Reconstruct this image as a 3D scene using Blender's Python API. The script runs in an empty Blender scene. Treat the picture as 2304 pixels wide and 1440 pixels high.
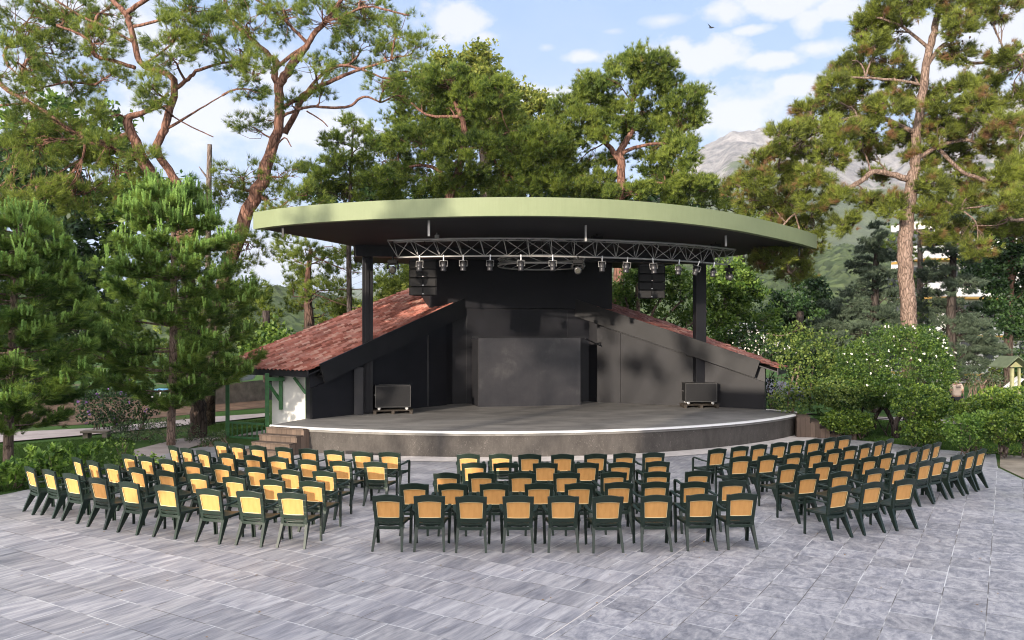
import bpy, math, random
import numpy as np
from mathutils import Vector, Matrix
R = math.radians
rng = np.random.default_rng(7)
random.seed(7)
scene = bpy.context.scene
COL = scene.collection

# ------------------------------------------------------------------ camera
F, YH, H, CX = 1810.0, 757.0, 3.35, 1152.0     # focal length and horizon row in photo pixels, eye height in metres
cam_d = bpy.data.cameras.new('camera')
cam_d.sensor_fit = 'HORIZONTAL'; cam_d.sensor_width = 36.0
cam_d.lens = F / 2304 * 36
cam_d.shift_y = (YH - 720) / 2304
cam_d.clip_start = 0.1; cam_d.clip_end = 20000
cam = bpy.data.objects.new('camera', cam_d); COL.objects.link(cam)
cam.location = (0, 0, H); cam.rotation_euler = (R(90), 0, 0)
scene.camera = cam

# ------------------------------------------------------------------ light
SUN_EL = 9.6
SUN_TO = (-0.51, -0.86)                          # horizontal direction towards the sun
world = bpy.data.worlds.new('World'); scene.world = world; world.use_nodes = True
sun_d = bpy.data.lights.new('sun', 'SUN'); sun_d.energy = 3.1; sun_d.angle = R(0.6); sun_d.color = (1.0, 0.87, 0.72)
sun = bpy.data.objects.new('sun', sun_d); COL.objects.link(sun)
sd = Vector((SUN_TO[0], SUN_TO[1], math.tan(R(SUN_EL)))).normalized()
sun.rotation_euler = sd.to_track_quat('Z', 'Y').to_euler()
sun.location = (-20, -30, 30)
scene.view_settings.view_transform = 'Standard'; scene.view_settings.look = 'None'
scene.view_settings.exposure = 1.25; scene.view_settings.gamma = 1
scene.view_settings.use_curve_mapping = False
scene.cycles.max_bounces = 6; scene.cycles.transparent_max_bounces = 8
scene.cycles.use_denoising = True; scene.cycles.filter_width = 1.1

CLOUDS = [(1018, 50, 62, 40, 1), (1085, 82, 30, 14, .5), (1325, 128, 42, 18, .7), (1228, 107, 16, 9, .3), (1580, 118, 80, 36, 1.1), (1755, 131, 50, 18, 1),
          (1800, 193, 42, 22, 1), (1672, 262, 110, 62, .8), (1640, 28, 50, 26, .8), (1750, 6, 90, 30, 1), (1690, 68, 34, 12, .8), (1822, 52, 28, 34, .9),
          (1885, 20, 40, 26, 1), (1838, 108, 52, 18, .8), (1230, 214, 70, 28, .7), (2200, 90, 130, 70, .9), (2120, 180, 130, 60, .7),
          (450, 262, 150, 80, .8), (720, 290, 150, 60, .75), (600, 170, 80, 50, .6), (220, 60, 180, 90, .55), (60, 240, 90, 60, .7), (1380, 70, 25, 8, .3), (1500, 45, 40, 12, .35),
          (640, 600, 160, 90, .5), (1700, 420, 160, 60, .4)]

def build_world():
    nt = world.node_tree; N = nt.nodes; L = nt.links; N.clear()
    out = N.new('ShaderNodeOutputWorld'); bg = N.new('ShaderNodeBackground'); L.new(bg.outputs[0], out.inputs[0])
    sky = N.new('ShaderNodeTexSky'); sky.sky_type = 'NISHITA'; sky.sun_disc = False
    sky.sun_elevation = R(SUN_EL); sky.sun_rotation = math.atan2(SUN_TO[0], SUN_TO[1])
    sky.air_density = 1.0; sky.dust_density = 1.0; sky.ozone_density = 1.0
    bg.inputs['Strength'].default_value = 0.15
    tc = N.new('ShaderNodeTexCoord')
    nz = N.new('ShaderNodeTexNoise'); nz.inputs['Scale'].default_value = 16; nz.inputs['Detail'].default_value = 8; nz.inputs['Roughness'].default_value = .6
    mp = N.new('ShaderNodeMapping'); mp.inputs['Scale'].default_value = (1, 1, 1.5)
    L.new(tc.outputs['Generated'], mp.inputs[0]); L.new(mp.outputs[0], nz.inputs['Vector'])
    def math_(op, a, b=None, c=None, clamp=False):
        m = N.new('ShaderNodeMath'); m.operation = op; m.use_clamp = clamp
        for i, x in enumerate((a, b, c)):
            if x is None: continue
            if isinstance(x, (int, float)): m.inputs[i].default_value = x
            else: L.new(x, m.inputs[i])
        return m.outputs[0]
    tot = None
    for px, py, rx, ry, k in CLOUDS:
        d = Vector(((px - CX) / F, 1, (YH - py) / F)); ln = d.length; d.normalize()
        sb = N.new('ShaderNodeVectorMath'); sb.operation = 'SUBTRACT'; L.new(tc.outputs['Generated'], sb.inputs[0]); sb.inputs[1].default_value = d
        ml = N.new('ShaderNodeVectorMath'); ml.operation = 'MULTIPLY'; L.new(sb.outputs[0], ml.inputs[0])
        ml.inputs[1].default_value = (F / rx * .8, F / rx * .4, F / ry * 1.0)
        le = N.new('ShaderNodeVectorMath'); le.operation = 'LENGTH'; L.new(ml.outputs[0], le.inputs[0])
        # edge broken up by the noise
        nd = math_('MULTIPLY_ADD', nz.outputs['Fac'], -2.6, 2.45)
        s = math_('SUBTRACT', nd, le.outputs['Value'])
        m = math_('MULTIPLY', s, 2.0 * k, clamp=True)
        tot = m if tot is None else math_('MAXIMUM', tot, m)
    soft = math_('SMOOTH_MIN', tot, 1.0, .3)
    # broad thin veil elsewhere
    n2 = N.new('ShaderNodeTexNoise'); n2.inputs['Scale'].default_value = 3.0; n2.inputs['Detail'].default_value = 7
    L.new(mp.outputs[0], n2.inputs['Vector'])
    veil = N.new('ShaderNodeMapRange'); veil.inputs[1].default_value = .5; veil.inputs[2].default_value = .8; veil.inputs[4].default_value = .35
    L.new(n2.outputs['Fac'], veil.inputs[0])
    msk = math_('MAXIMUM', soft, veil.outputs[0])
    msk = math_('MULTIPLY', msk, .93)
    # sky lifted a little towards the pale summer blue seen in the photograph
    hs = N.new('ShaderNodeMixRGB'); hs.blend_type = 'MIX'; hs.inputs[0].default_value = .86; hs.inputs[2].default_value = (0.86, 1.40, 2.5, 1)
    L.new(sky.outputs[0], hs.inputs[1])
    mix = N.new('ShaderNodeMixRGB'); L.new(msk, mix.inputs[0]); L.new(hs.outputs[0], mix.inputs[1]); mix.inputs[2].default_value = (2.45, 2.5, 2.75, 1)
    # a bright glow is added to the sunward half of the sky as fill light
    dp = N.new('ShaderNodeVectorMath'); dp.operation = 'DOT_PRODUCT'; L.new(tc.outputs['Generated'], dp.inputs[0]); dp.inputs[1].default_value = Vector((SUN_TO[0], SUN_TO[1], .55)).normalized()
    gl = N.new('ShaderNodeMapRange'); gl.interpolation_type = 'SMOOTHSTEP'; gl.inputs[1].default_value = -.05; gl.inputs[2].default_value = .95; L.new(dp.outputs['Value'], gl.inputs[0])
    m3 = N.new('ShaderNodeMixRGB'); L.new(gl.outputs[0], m3.inputs[0]); L.new(mix.outputs[0], m3.inputs[1]); m3.inputs[2].default_value = (10.5, 9.9, 9.7, 1)
    L.new(m3.outputs[0], bg.inputs['Color'])
build_world()

# ------------------------------------------------------------------ helpers
def at(px, py, Y):                                # photo pixel at depth Y -> point
    return np.array([(px - CX) * Y / F, Y, H - (py - YH) * Y / F])
def gnd(px, py, z=0.0):                           # photo pixel on a level plane -> point
    d = (H - z) * F / (py - YH)
    return np.array([(px - CX) * d / F, d, z])
SA = R(13); SO = np.array([1.0526, 29.0612])      # stage frame: origin between the two posts, turned 13 degrees
SU = np.array([math.cos(SA), math.sin(SA)]); SV = np.array([-math.sin(SA), math.cos(SA)])
def W(u, v, z=0.0):
    p = SO + u * SU + v * SV
    return np.array([p[0], p[1], z])

class MB:
    def __init__(s): s.v = []; s.f = []
    def add(s, vs, fs):
        n = len(s.v); s.v += [tuple(map(float, p)) for p in vs]; s.f += [tuple(i + n for i in f) for f in fs]; return s
    def box8(s, p):                               # 8 corners: bottom ring 0-3, top ring 4-7
        return s.add(p, [(3, 2, 1, 0), (4, 5, 6, 7), (0, 1, 5, 4), (1, 2, 6, 5), (2, 3, 7, 6), (3, 0, 4, 7)])
    def box(s, c, size, rz=0.0):
        hx, hy, hz = size[0] / 2, size[1] / 2, size[2] / 2; ca, sa = math.cos(rz), math.sin(rz)
        P = []
        for z in (-hz, hz):
            for x, y in ((-hx, -hy), (hx, -hy), (hx, hy), (-hx, hy)):
                P.append((c[0] + x * ca - y * sa, c[1] + x * sa + y * ca, c[2] + z))
        return s.box8(P)
    def prism(s, poly, z0, z1):                   # counter-clockwise outline
        n = len(poly)
        vs = [(p[0], p[1], z0) for p in poly] + [(p[0], p[1], z1) for p in poly]
        fs = [tuple(range(n - 1, -1, -1)), tuple(range(n, 2 * n))] + [(i, (i + 1) % n, n + (i + 1) % n, n + i) for i in range(n)]
        return s.add(vs, fs)
    def slab(s, quad, off):                       # any planar outline extruded by a vector
        n = len(quad); q = [np.array(p, float) for p in quad]; o = np.array(off, float)
        return s.add([*q, *[p + o for p in q]], [tuple(range(n - 1, -1, -1)), tuple(range(n, 2 * n))] + [(i, (i + 1) % n, n + (i + 1) % n, n + i) for i in range(n)])
    def bar(s, a, b, w, h, w2=None, h2=None, up=(0, 0, 1)):
        a = np.array(a, float); b = np.array(b, float); d = b - a; d /= np.linalg.norm(d)
        x = np.cross(d, up); x /= (np.linalg.norm(x) or 1); y = np.cross(x, d)
        w2 = w if w2 is None else w2; h2 = h if h2 is None else h2
        P = [a + x * i * w / 2 + y * j * h / 2 for i, j in ((-1, -1), (1, -1), (1, 1), (-1, 1))] + [b + x * i * w2 / 2 + y * j * h2 / 2 for i, j in ((-1, -1), (1, -1), (1, 1), (-1, 1))]
        return s.box8(P)
    def tube(s, pts, rad, n=8, cap=True):
        pts = [np.array(p, float) for p in pts]
        if not hasattr(rad, '__len__'): rad = [rad] * len(pts)
        base = len(s.v); prev = None; vs = []
        for i, p in enumerate(pts):
            d = pts[min(i + 1, len(pts) - 1)] - pts[max(i - 1, 0)]; d = d / (np.linalg.norm(d) or 1)
            if prev is None: prev = np.cross(d, (0.3, 0.9, 0.31) if abs(d[1]) < .8 else (1, 0, .2))
            x = prev - d * (prev @ d); x /= (np.linalg.norm(x) or 1); y = np.cross(d, x); prev = x
            for k in range(n):
                t = 2 * math.pi * k / n; vs.append(p + (x * math.cos(t) + y * math.sin(t)) * rad[i])
        fs = []
        for i in range(len(pts) - 1):
            for k in range(n):
                a = i * n + k; b = i * n + (k + 1) % n; fs.append((a, b, b + n, a + n))
        if cap: fs += [tuple(range(n - 1, -1, -1)), tuple(range((len(pts) - 1) * n, len(pts) * n))]
        return s.add(vs, fs)
    def lathe(s, c, prof, n=16, axis=None):       # profile of (radius, height)
        M = np.eye(3)
        if axis is not None: M = np.array(Vector((0, 0, 1)).rotation_difference(Vector(axis)).to_matrix())
        vs = [np.array(c) + M @ np.array([r * math.cos(2 * math.pi * k / n), r * math.sin(2 * math.pi * k / n), h]) for r, h in prof for k in range(n)]
        fs = [(i * n + k, i * n + (k + 1) % n, (i + 1) * n + (k + 1) % n, (i + 1) * n + k) for i in range(len(prof) - 1) for k in range(n)]
        fs += [tuple(range(n - 1, -1, -1)), tuple(range((len(prof) - 1) * n, len(prof) * n))]
        return s.add(vs, fs)

def wloc(o):
    p = Vector((0, 0, 0))
    while o is not None: p = p + o.location; o = o.parent
    return p
def link(name, me, mat, parent=None, smooth=False):
    o = bpy.data.objects.new(name, me); COL.objects.link(o)
    if mat: me.materials.append(mat)
    if parent is not None: o.parent = parent
    if smooth: me.polygons.foreach_set('use_smooth', [True] * len(me.polygons))
    return o
def obj(name, mb, mat, parent=None, smooth=False, bevel=0.0, origin=None):
    me = bpy.data.meshes.new(name)
    off = np.array(wloc(parent)) if parent is not None else np.zeros(3)
    if origin is not None: off = off * 0 + np.array(origin)
    me.from_pydata([tuple(np.array(v) - off) for v in mb.v], [], mb.f); me.validate(); me.update()
    o = link(name, me, mat, parent, smooth)
    if origin is not None and parent is None: o.location = tuple(origin)
    if bevel:
        b = o.modifiers.new('bevel', 'BEVEL'); b.width = bevel; b.segments = 2; b.limit_method = 'ANGLE'
    return o
def fast_mesh(name, V, Fc, mat, parent=None, smooth=False, uv=None, origin=None):
    """V (n,3) array, Fc (m,k) array of faces with k corners"""
    V = np.asarray(V, dtype=np.float32); Fc = np.asarray(Fc, dtype=np.int32)
    off = np.array(wloc(parent)) if parent is not None else (np.zeros(3) if origin is None else np.array(origin))
    V = V - off.astype(np.float32)
    me = bpy.data.meshes.new(name); m, k = Fc.shape
    me.vertices.add(len(V)); me.vertices.foreach_set('co', V.ravel())
    me.loops.add(m * k); me.loops.foreach_set('vertex_index', Fc.ravel())
    me.polygons.add(m); me.polygons.foreach_set('loop_start', np.arange(0, m * k, k, dtype=np.int32)); me.polygons.foreach_set('loop_total', np.full(m, k, dtype=np.int32))
    if uv is not None:
        l = me.uv_layers.new(name='UVMap'); l.data.foreach_set('uv', np.asarray(uv, dtype=np.float32)[Fc.ravel()].ravel())
    me.update(calc_edges=True)
    o = link(name, me, mat, parent, smooth)
    if origin is not None and parent is None: o.location = tuple(origin)
    return o
def tag(o, label=None, cat=None, group=None, kind=None):
    if label: o['label'] = label
    if cat: o['category'] = cat
    if group: o['group'] = group
    if kind: o['kind'] = kind
    return o
def thing(name, label, cat, loc=(0, 0, 0), group=None):
    o = bpy.data.objects.new(name, None); COL.objects.link(o); o.location = tuple(map(float, loc)); o.empty_display_size = .3
    return tag(o, label, cat, group)
def copy_tree(o, parent=None):
    c = o.copy(); COL.objects.link(c)
    if parent is not None: c.parent = parent
    for ch in list(o.children): copy_tree(ch, c)
    return c

# ------------------------------------------------------------------ materials
class NT:
    def __init__(s, name, rough=.7, spec=.3):
        s.m = bpy.data.materials.new(name); s.m.use_nodes = True; s.N = s.m.node_tree.nodes; s.L = s.m.node_tree.links
        s.b = s.N['Principled BSDF']; s.b.inputs['Roughness'].default_value = rough; s.b.inputs['Specular IOR Level'].default_value = spec
        s.tc = s.N.new('ShaderNodeTexCoord')
    def val(s, sock, x):
        if isinstance(x, (int, float)): sock.default_value = x
        elif isinstance(x, (tuple, list)): sock.default_value = (*x, 1) if len(x) == 3 and sock.type == 'RGBA' else x
        else: s.L.new(x, sock)
    def mapping(s, scale=(1, 1, 1), rot=(0, 0, 0), src='Object', vec=None):
        m = s.N.new('ShaderNodeMapping'); m.inputs['Scale'].default_value = scale; m.inputs['Rotation'].default_value = rot
        s.L.new(vec if vec is not None else s.tc.outputs[src], m.inputs[0]); return m.outputs[0]
    def noise(s, scale, vec=None, detail=6, rough=.6, dist=0, out='Fac', w=None):
        n = s.N.new('ShaderNodeTexNoise'); n.inputs['Scale'].default_value = scale; n.inputs['Detail'].default_value = detail
        n.inputs['Roughness'].default_value = rough; n.inputs['Distortion'].default_value = dist
        if w is not None: n.noise_dimensions = '4D'; s.L.new(w, n.inputs['W'])
        s.L.new(vec if vec is not None else s.tc.outputs['Object'], n.inputs['Vector']); return n.outputs[out]
    def ramp(s, fac, stops):
        r = s.N.new('ShaderNodeValToRGB'); e = r.color_ramp.elements
        while len(e) < len(stops): e.new(.5)
        for i, (p, c) in enumerate(stops):
            e[i].position = p; e[i].color = (*c, 1) if not isinstance(c, (int, float)) else (c, c, c, 1)
        s.L.new(fac, r.inputs[0]); return r.outputs[0]
    def mix(s, fac, a, b, mode='MIX'):
        m = s.N.new('ShaderNodeMixRGB'); m.blend_type = mode; s.val(m.inputs[0], fac); s.val(m.inputs[1], a); s.val(m.inputs[2], b); return m.outputs[0]
    def math(s, op, a, b=0.0, clamp=False):
        m = s.N.new('ShaderNodeMath'); m.operation = op; m.use_clamp = clamp; s.val(m.inputs[0], a); s.val(m.inputs[1], b); return m.outputs[0]
    def bump(s, h, strength=.3, dist=.02):
        b = s.N.new('ShaderNodeBump'); b.inputs['Strength'].default_value = strength; b.inputs['Distance'].default_value = dist
        s.L.new(h, b.inputs['Height']); s.L.new(b.outputs[0], s.b.inputs['Normal'])
    def color(s, c): s.val(s.b.inputs['Base Color'], c); return s

def plain(name, c, rough=.6, spec=.3, var=.15, scale=3.0, bump=0.0, metal=0.0, detail=6):
    n = NT(name, rough, spec); f = n.noise(scale, detail=detail)
    d = tuple(x * (1 - var) for x in c); l = tuple(min(1, x * (1 + var)) for x in c)
    n.color(n.ramp(f, [(.3, d), (.7, l)])); n.b.inputs['Metallic'].default_value = metal
    if bump: n.bump(n.noise(scale * 12, detail=4), bump, .01)
    return n.m

def foliage_mat(name, dark, light, olive=None, brown=None, scale=.9, transl=.35, gloss=.25):
    m = bpy.data.materials.new(name); m.use_nodes = True; N = m.node_tree.nodes; L = m.node_tree.links
    out = N['Material Output']; b = N['Principled BSDF']; b.inputs['Roughness'].default_value = .5; b.inputs['Specular IOR Level'].default_value = gloss
    geo = N.new('ShaderNodeNewGeometry'); tc = N.new('ShaderNodeTexCoord')
    nz = N.new('ShaderNodeTexNoise'); nz.inputs['Scale'].default_value = scale; nz.inputs['Detail'].default_value = 4; L.new(tc.outputs['Object'], nz.inputs['Vector'])
    add = N.new('ShaderNodeMath'); add.operation = 'MULTIPLY_ADD'; L.new(geo.outputs['Random Per Island'], add.inputs[0]); add.inputs[1].default_value = .5; add.inputs[2].default_value = -.25
    ad2 = N.new('ShaderNodeMath'); L.new(add.outputs[0], ad2.inputs[0]); L.new(nz.outputs['Fac'], ad2.inputs[1])
    r = N.new('ShaderNodeValToRGB'); e = r.color_ramp.elements; e[0].position = .28; e[0].color = (*dark, 1); e[1].position = .68; e[1].color = (*light, 1)
    if olive: x = e.new(.5); x.color = (*olive, 1)
    L.new(ad2.outputs[0], r.inputs[0]); col = r.outputs[0]
    if brown:
        n2 = N.new('ShaderNodeTexNoise'); n2.inputs['Scale'].default_value = 1.6; n2.inputs['Detail'].default_value = 3; L.new(tc.outputs['Object'], n2.inputs['Vector'])
        mr = N.new('ShaderNodeMapRange'); mr.inputs[1].default_value = .68; mr.inputs[2].default_value = .76; L.new(n2.outputs['Fac'], mr.inputs[0])
        mx = N.new('ShaderNodeMixRGB'); L.new(mr.outputs[0], mx.inputs[0]); L.new(col, mx.inputs[1]); mx.inputs[2].default_value = (*brown, 1); col = mx.outputs[0]
    L.new(col, b.inputs['Base Color'])
    if transl:
        t = N.new('ShaderNodeBsdfTranslucent'); L.new(col, t.inputs['Color'])
        ms = N.new('ShaderNodeMixShader'); ms.inputs[0].default_value = transl; L.new(b.outputs[0], ms.inputs[1]); L.new(t.outputs[0], ms.inputs[2]); L.new(ms.outputs[0], out.inputs['Surface'])
    return m

def bark_mat(name, a, b_, c, scale=7, low=None):
    n = NT(name, .9, .1); v = n.mapping((1, 1, .28))
    f = n.noise(scale, v, 8, .7, .6); vo = n.N.new('ShaderNodeTexVoronoi'); vo.feature = 'DISTANCE_TO_EDGE'; vo.inputs['Scale'].default_value = scale * 1.1; n.L.new(v, vo.inputs['Vector'])
    col = n.ramp(f, [(.3, a), (.52, b_), (.75, c)])
    if low:
        sp = n.N.new('ShaderNodeSeparateXYZ'); n.L.new(n.tc.outputs['Object'], sp.inputs[0]); mr = n.N.new('ShaderNodeMapRange'); n.L.new(n.math('ADD', sp.outputs[2], n.math('MULTIPLY', n.noise(.8), 3.0)), mr.inputs[0]); mr.inputs[1].default_value = 5.2; mr.inputs[2].default_value = 8.5
        col = n.mix(mr.outputs[0], n.ramp(f, [(.3, tuple(x * .4 for x in low)), (.52, low), (.75, tuple(x * 1.9 for x in low))]), col)
    cr = n.ramp(vo.outputs[0], [(0, .35), (.12, 1)])
    n.color(n.mix(1, col, cr, 'MULTIPLY')); n.bump(n.math('ADD', f, n.math('MULTIPLY', vo.outputs[0], 1.5)), .9, .05); return n.m

M = {}
def black_paint(name, c, wear=.35):
    n = NT(name, .6, .22)
    f = n.noise(1.3, detail=7); s = n.noise(4, n.mapping((1, 1, .25)), 8, .75)
    col = n.ramp(f, [(.3, tuple(x * .8 for x in c)), (.7, tuple(x * 1.3 for x in c))])
    sc = n.ramp(n.noise(9, n.mapping((1, 1, .35)), 9, .85, 1.2), [(.66, 0), (.74, 1)])
    col = n.mix(n.math('MULTIPLY', sc, wear), col, (.22, .2, .18)); n.color(col)
    n.b.inputs['Roughness'].default_value = .5; n.bump(s, .08, .01)
    return n.m
M['black'] = black_paint('black painted board', (.010, .010, .0125), .12)
M['black_dusty'] = black_paint('dusty black board', (.0125, .0125, .014), .25)
M['black_deep'] = plain('black paint', (.018, .018, .021), .5, .3, .2, 2)
M['soffit'] = plain('soffit board', (.018, .018, .020), .7, .2, .2, .6)
M['case'] = plain('black felt laminate', (.013, .013, .014), .75, .2, .2, 20)
def fascia():
    n = NT('pale green painted fascia', .6, .25); f = n.noise(.8, detail=5); st = n.noise(3, n.mapping((6, 6, .5)), 5, .7)
    c = n.ramp(f, [(.3, (.152, .182, .098)), (.7, (.178, .208, .115))]); n.color(n.mix(n.ramp(st, [(.45, 0), (.8, .35)]), c, (.13, .15, .08))); return n.m
M['fascia'] = fascia()
def floor_black():
    n = NT('scuffed black stage floor', .62, .3); a = n.noise(.55, n.mapping((1, 2.2, 1), (0, 0, R(-20))), 9, .7, .8); b = n.noise(5, n.mapping((1, 3, 1)), 9, .8)
    c = n.ramp(a, [(.3, (.095, .091, .086)), (.5, (.17, .163, .153)), (.72, (.26, .25, .232))]); d = n.ramp(b, [(.6, 0), (.72, 1)])
    w = n.ramp(n.noise(7, detail=2), [(.74, 0), (.78, 1)])
    c = n.mix(n.math('MULTIPLY', d, .45), c, (.2, .19, .17)); c = n.mix(n.math('MULTIPLY', w, .5), c, (.5, .48, .45)); n.color(c); n.bump(b, .08, .01); return n.m
M['stage_floor'] = floor_black()
def front_panel():
    n = NT('chalky black stage front', .8, .15); a = n.noise(2.2, n.mapping((1, 1, .5)), 8, .75); b = n.noise(11, n.mapping((1, 1, .6)), 8, .85, 2.5)
    c = n.ramp(a, [(.3, (.042, .038, .035)), (.7, (.085, .077, .07))]); d = n.ramp(b, [(.57, 0), (.66, .8)])
    g = n.noise(.9, detail=2); d = n.math('MULTIPLY', d, n.ramp(g, [(.35, .15), (.65, 1)]))
    n.color(n.mix(d, c, (.33, .3, .27))); return n.m
M['stage_front'] = front_panel()
M['white_edge'] = plain('white edge trim', (.78, .78, .77), .4, .4, .05, 4)
M['white_wall'] = plain('white render', (.72, .71, .68), .85, .2, .06, 2)
M['green_wood'] = plain('green painted timber', (.035, .12, .04), .5, .35, .25, 6, .1)
M['brown_wood'] = plain('brown deck timber', (.06, .043, .034), .7, .25, .35, 7, .2)
def planks(name, c, rz=0.0, width=.14):
    n = NT(name, .7, .25); v = n.mapping((1, 1, 1), (0, 0, rz)); sp = n.N.new('ShaderNodeSeparateXYZ'); n.L.new(v, sp.inputs[0])
    x = n.math('MULTIPLY', sp.outputs[0], 1 / width); fl = n.math('FLOOR', x); fr = n.math('FRACT', x)
    wn = n.N.new('ShaderNodeTexWhiteNoise'); wn.noise_dimensions = '1D'; n.L.new(fl, wn.inputs['W'])
    g = n.noise(5, n.mapping((6, 6, .6)), 6, .7)
    col = n.ramp(n.math('ADD', n.math('MULTIPLY', wn.outputs['Value'], .45), n.math('MULTIPLY', g, .6)), [(.2, tuple(k * .6 for k in c)), (.8, tuple(k * 1.35 for k in c))])
    n.color(n.mix(n.ramp(fr, [(0, .9), (.05, 0), (.95, 0), (1, .9)]), col, (.02, .014, .01))); return n.m
M['plank_side'] = planks('vertical brown boards', (.12, .086, .066), -SA)
M['tread'] = plain('weathered deck board', (.085, .063, .05), .75, .2, .35, 9, .2)
M['metal'] = plain('dull aluminium tube', (.34, .335, .325), .45, .5, .12, 5, 0, .35)
M['lamp'] = plain('black lamp housing', (.05, .05, .055), .38, .5, .2, 8, 0, .3)
M['chrome'] = plain('zinc castor', (.6, .6, .6), .3, .5, .1, 8, 0, .8)
M['lens'] = plain('lamp lens', (.07, .07, .06), .1, .8, .1, 8)
M['pallet'] = plain('dark pallet timber', (.045, .038, .032), .85, .1, .4, 9, .2)
def tile_mat(name, tint=1.0):
    n = NT(name, .85, .15); uv = n.tc.outputs['UV']; v = n.mapping((1 / .34, 1 / .21, 1), src='UV')
    fl = n.N.new('ShaderNodeVectorMath'); fl.operation = 'FLOOR'; n.L.new(v, fl.inputs[0])
    wn = n.N.new('ShaderNodeTexWhiteNoise'); wn.noise_dimensions = '3D'; n.L.new(fl.outputs[0], wn.inputs['Vector'])
    c = n.ramp(wn.outputs['Value'], [(0, (.15, .048, .034)), (.35, (.29, .10, .072)), (.7, (.39, .155, .12)), (1, (.48, .29, .23))])
    l = n.ramp(n.noise(1.1, detail=7, rough=.75), [(.48, 0), (.72, .5)]); c = n.mix(l, c, (.42, .30, .27))
    d = n.ramp(n.noise(5, detail=6, rough=.8), [(.5, 0), (.75, .7)]); c = n.mix(d, c, (.10, .05, .04)); n.color(c); n.bump(n.noise(30, detail=3), .3, .01); return n.m
M['tile'] = tile_mat('weathered clay tiles')
M['chair_green'] = plain('dark green resin', (.011, .022, .015), .38, .4, .18, 6)
def yellow():
    n = NT('woven yellow sling', .6, .2); w = n.noise(3, n.mapping((6, 6, 1)), 4, .6); oi = n.N.new('ShaderNodeObjectInfo')
    c = n.ramp(w, [(.3, (.60, .295, .092)), (.7, (.69, .365, .122))]); c = n.mix(n.math('MULTIPLY', oi.outputs['Random'], .35), c, (.72, .37, .13)); n.color(c)
    t = n.N.new('ShaderNodeBsdfTranslucent'); n.L.new(c, t.inputs[0]); ms = n.N.new('ShaderNodeMixShader'); ms.inputs[0].default_value = .18
    n.L.new(n.b.outputs[0], ms.inputs[1]); n.L.new(t.outputs[0], ms.inputs[2]); n.L.new(ms.outputs[0], n.N['Material Output'].inputs['Surface']); return n.m
M['yellow'] = yellow()
M['piping'] = plain('cream piping', (.80, .66, .36), .5, .3, .05, 5)
G_TH = R(31.6)
def plaza_mat(name, right):
    n = NT(name, .42, .4)
    mpn = n.mapping((1, 1, 1), (0, 0, G_TH + (R(90) if right else 0))); v = mpn
    if right: mpn.node.inputs['Location'].default_value = (0, .21, 0)
    # turned so that x runs across the tile columns and y along them
    sp = n.N.new('ShaderNodeSeparateXYZ'); n.L.new(v, sp.inputs[0])
    br = n.N.new('ShaderNodeTexBrick'); n.L.new(v, br.inputs['Vector'])
    br.inputs['Scale'].default_value = 1.0; br.inputs['Color1'].default_value = (0, 0, 0, 1); br.inputs['Color2'].default_value = (1, 1, 1, 1); br.inputs['Mortar'].default_value = (.5, .5, .5, 1)
    br.offset = .5 if not right else .33; br.inputs['Brick Width'].default_value = .82 if not right else .556; br.inputs['Row Height'].default_value = .556 if not right else .505
    br.inputs['Mortar Size'].default_value = .0065; br.inputs['Mortar Smooth'].default_value = .2; br.inputs['Bias'].default_value = 0
    rnd = n.math('MULTIPLY', br.outputs['Color'], 37.0)
    if right:
        a = n.noise(1.9, n.mapping((1, 1.4, 1), vec=v), 5, .62, 2.6, w=rnd); b = n.noise(6, n.mapping((1, 2.2, 1), vec=v), 6, .7, 1.5, w=rnd)
    else:
        a = n.noise(1.6, n.mapping((2.6, .42, 1), vec=v), 5, .62, 1.5, w=rnd); b = n.noise(5, n.mapping((3.2, .35, 1), vec=v), 6, .7, .8, w=rnd)
    f = n.math('ADD', n.math('MULTIPLY', a, .62), n.math('MULTIPLY', b, .38))
    col = n.ramp(f, [(.36, (.135, .138, .160)), (.46, (.218, .218, .238)), (.53, (.295, .29, .302)), (.65, (.43, .42, .425))])
    per = n.ramp(br.outputs['Color'], [(0, .84), (1, 1.1)]); col = n.mix(1, col, per, 'MULTIPLY')
    big = n.noise(.25, detail=3); gm = n.ramp(n.noise(1.1, detail=2), [(.45, (.10, .09, .085)), (.56, (.50, .50, .50))])
    col = n.mix(br.outputs['Fac'], col, gm); n.color(col)
    st = n.ramp(n.noise(.7, detail=6), [(.3, .34), (.7, .55)]); n.L.new(st, n.b.inputs['Roughness']); n.bump(n.math('SUBTRACT', b, br.outputs['Fac']), .12, .006)
    return n.m
M['plaza_l'] = plaza_mat('grey streaked stone tiles', False)
M['plaza_r'] = plaza_mat('grey swirled stone tiles', True)
M['plaza_rim'] = plain('pale stone border', (.46, .43, .41), .6, .3, .18, 3, .1)
def grass_mat():
    n = NT('lawn', .9, .1); a = n.noise(.5, detail=6); b = n.noise(14, detail=5, rough=.8)
    c = n.ramp(n.math('ADD', n.math('MULTIPLY', a, .6), n.math('MULTIPLY', b, .4)), [(.3, (.025, .055, .012)), (.55, (.05, .10, .022)), (.75, (.09, .14, .035))])
    dirt = n.ramp(n.noise(.22, detail=5), [(.56, 0), (.66, .6)]); n.color(n.mix(dirt, c, (.12, .085, .055))); n.bump(b, .5, .05); return n.m
M['grass'] = grass_mat()
M['blade'] = foliage_mat('grass blade', (.03, .07, .012), (.09, .17, .03), scale=.6, transl=.3)
M['dirt'] = plain('dry needle litter', (.13, .085, .06), .95, .1, .4, 1.6, .4)
M['path'] = plain('pale path paving', (.36, .31, .29), .8, .2, .2, 1.2, .2)
M['road'] = plain('asphalt', (.10, .10, .11), .85, .2, .15, 1)
M['needle'] = foliage_mat('pine needles', (.038, .072, .013), (.28, .335, .058), (.13, .185, .033), (.26, .14, .06), .8, .4)
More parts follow.
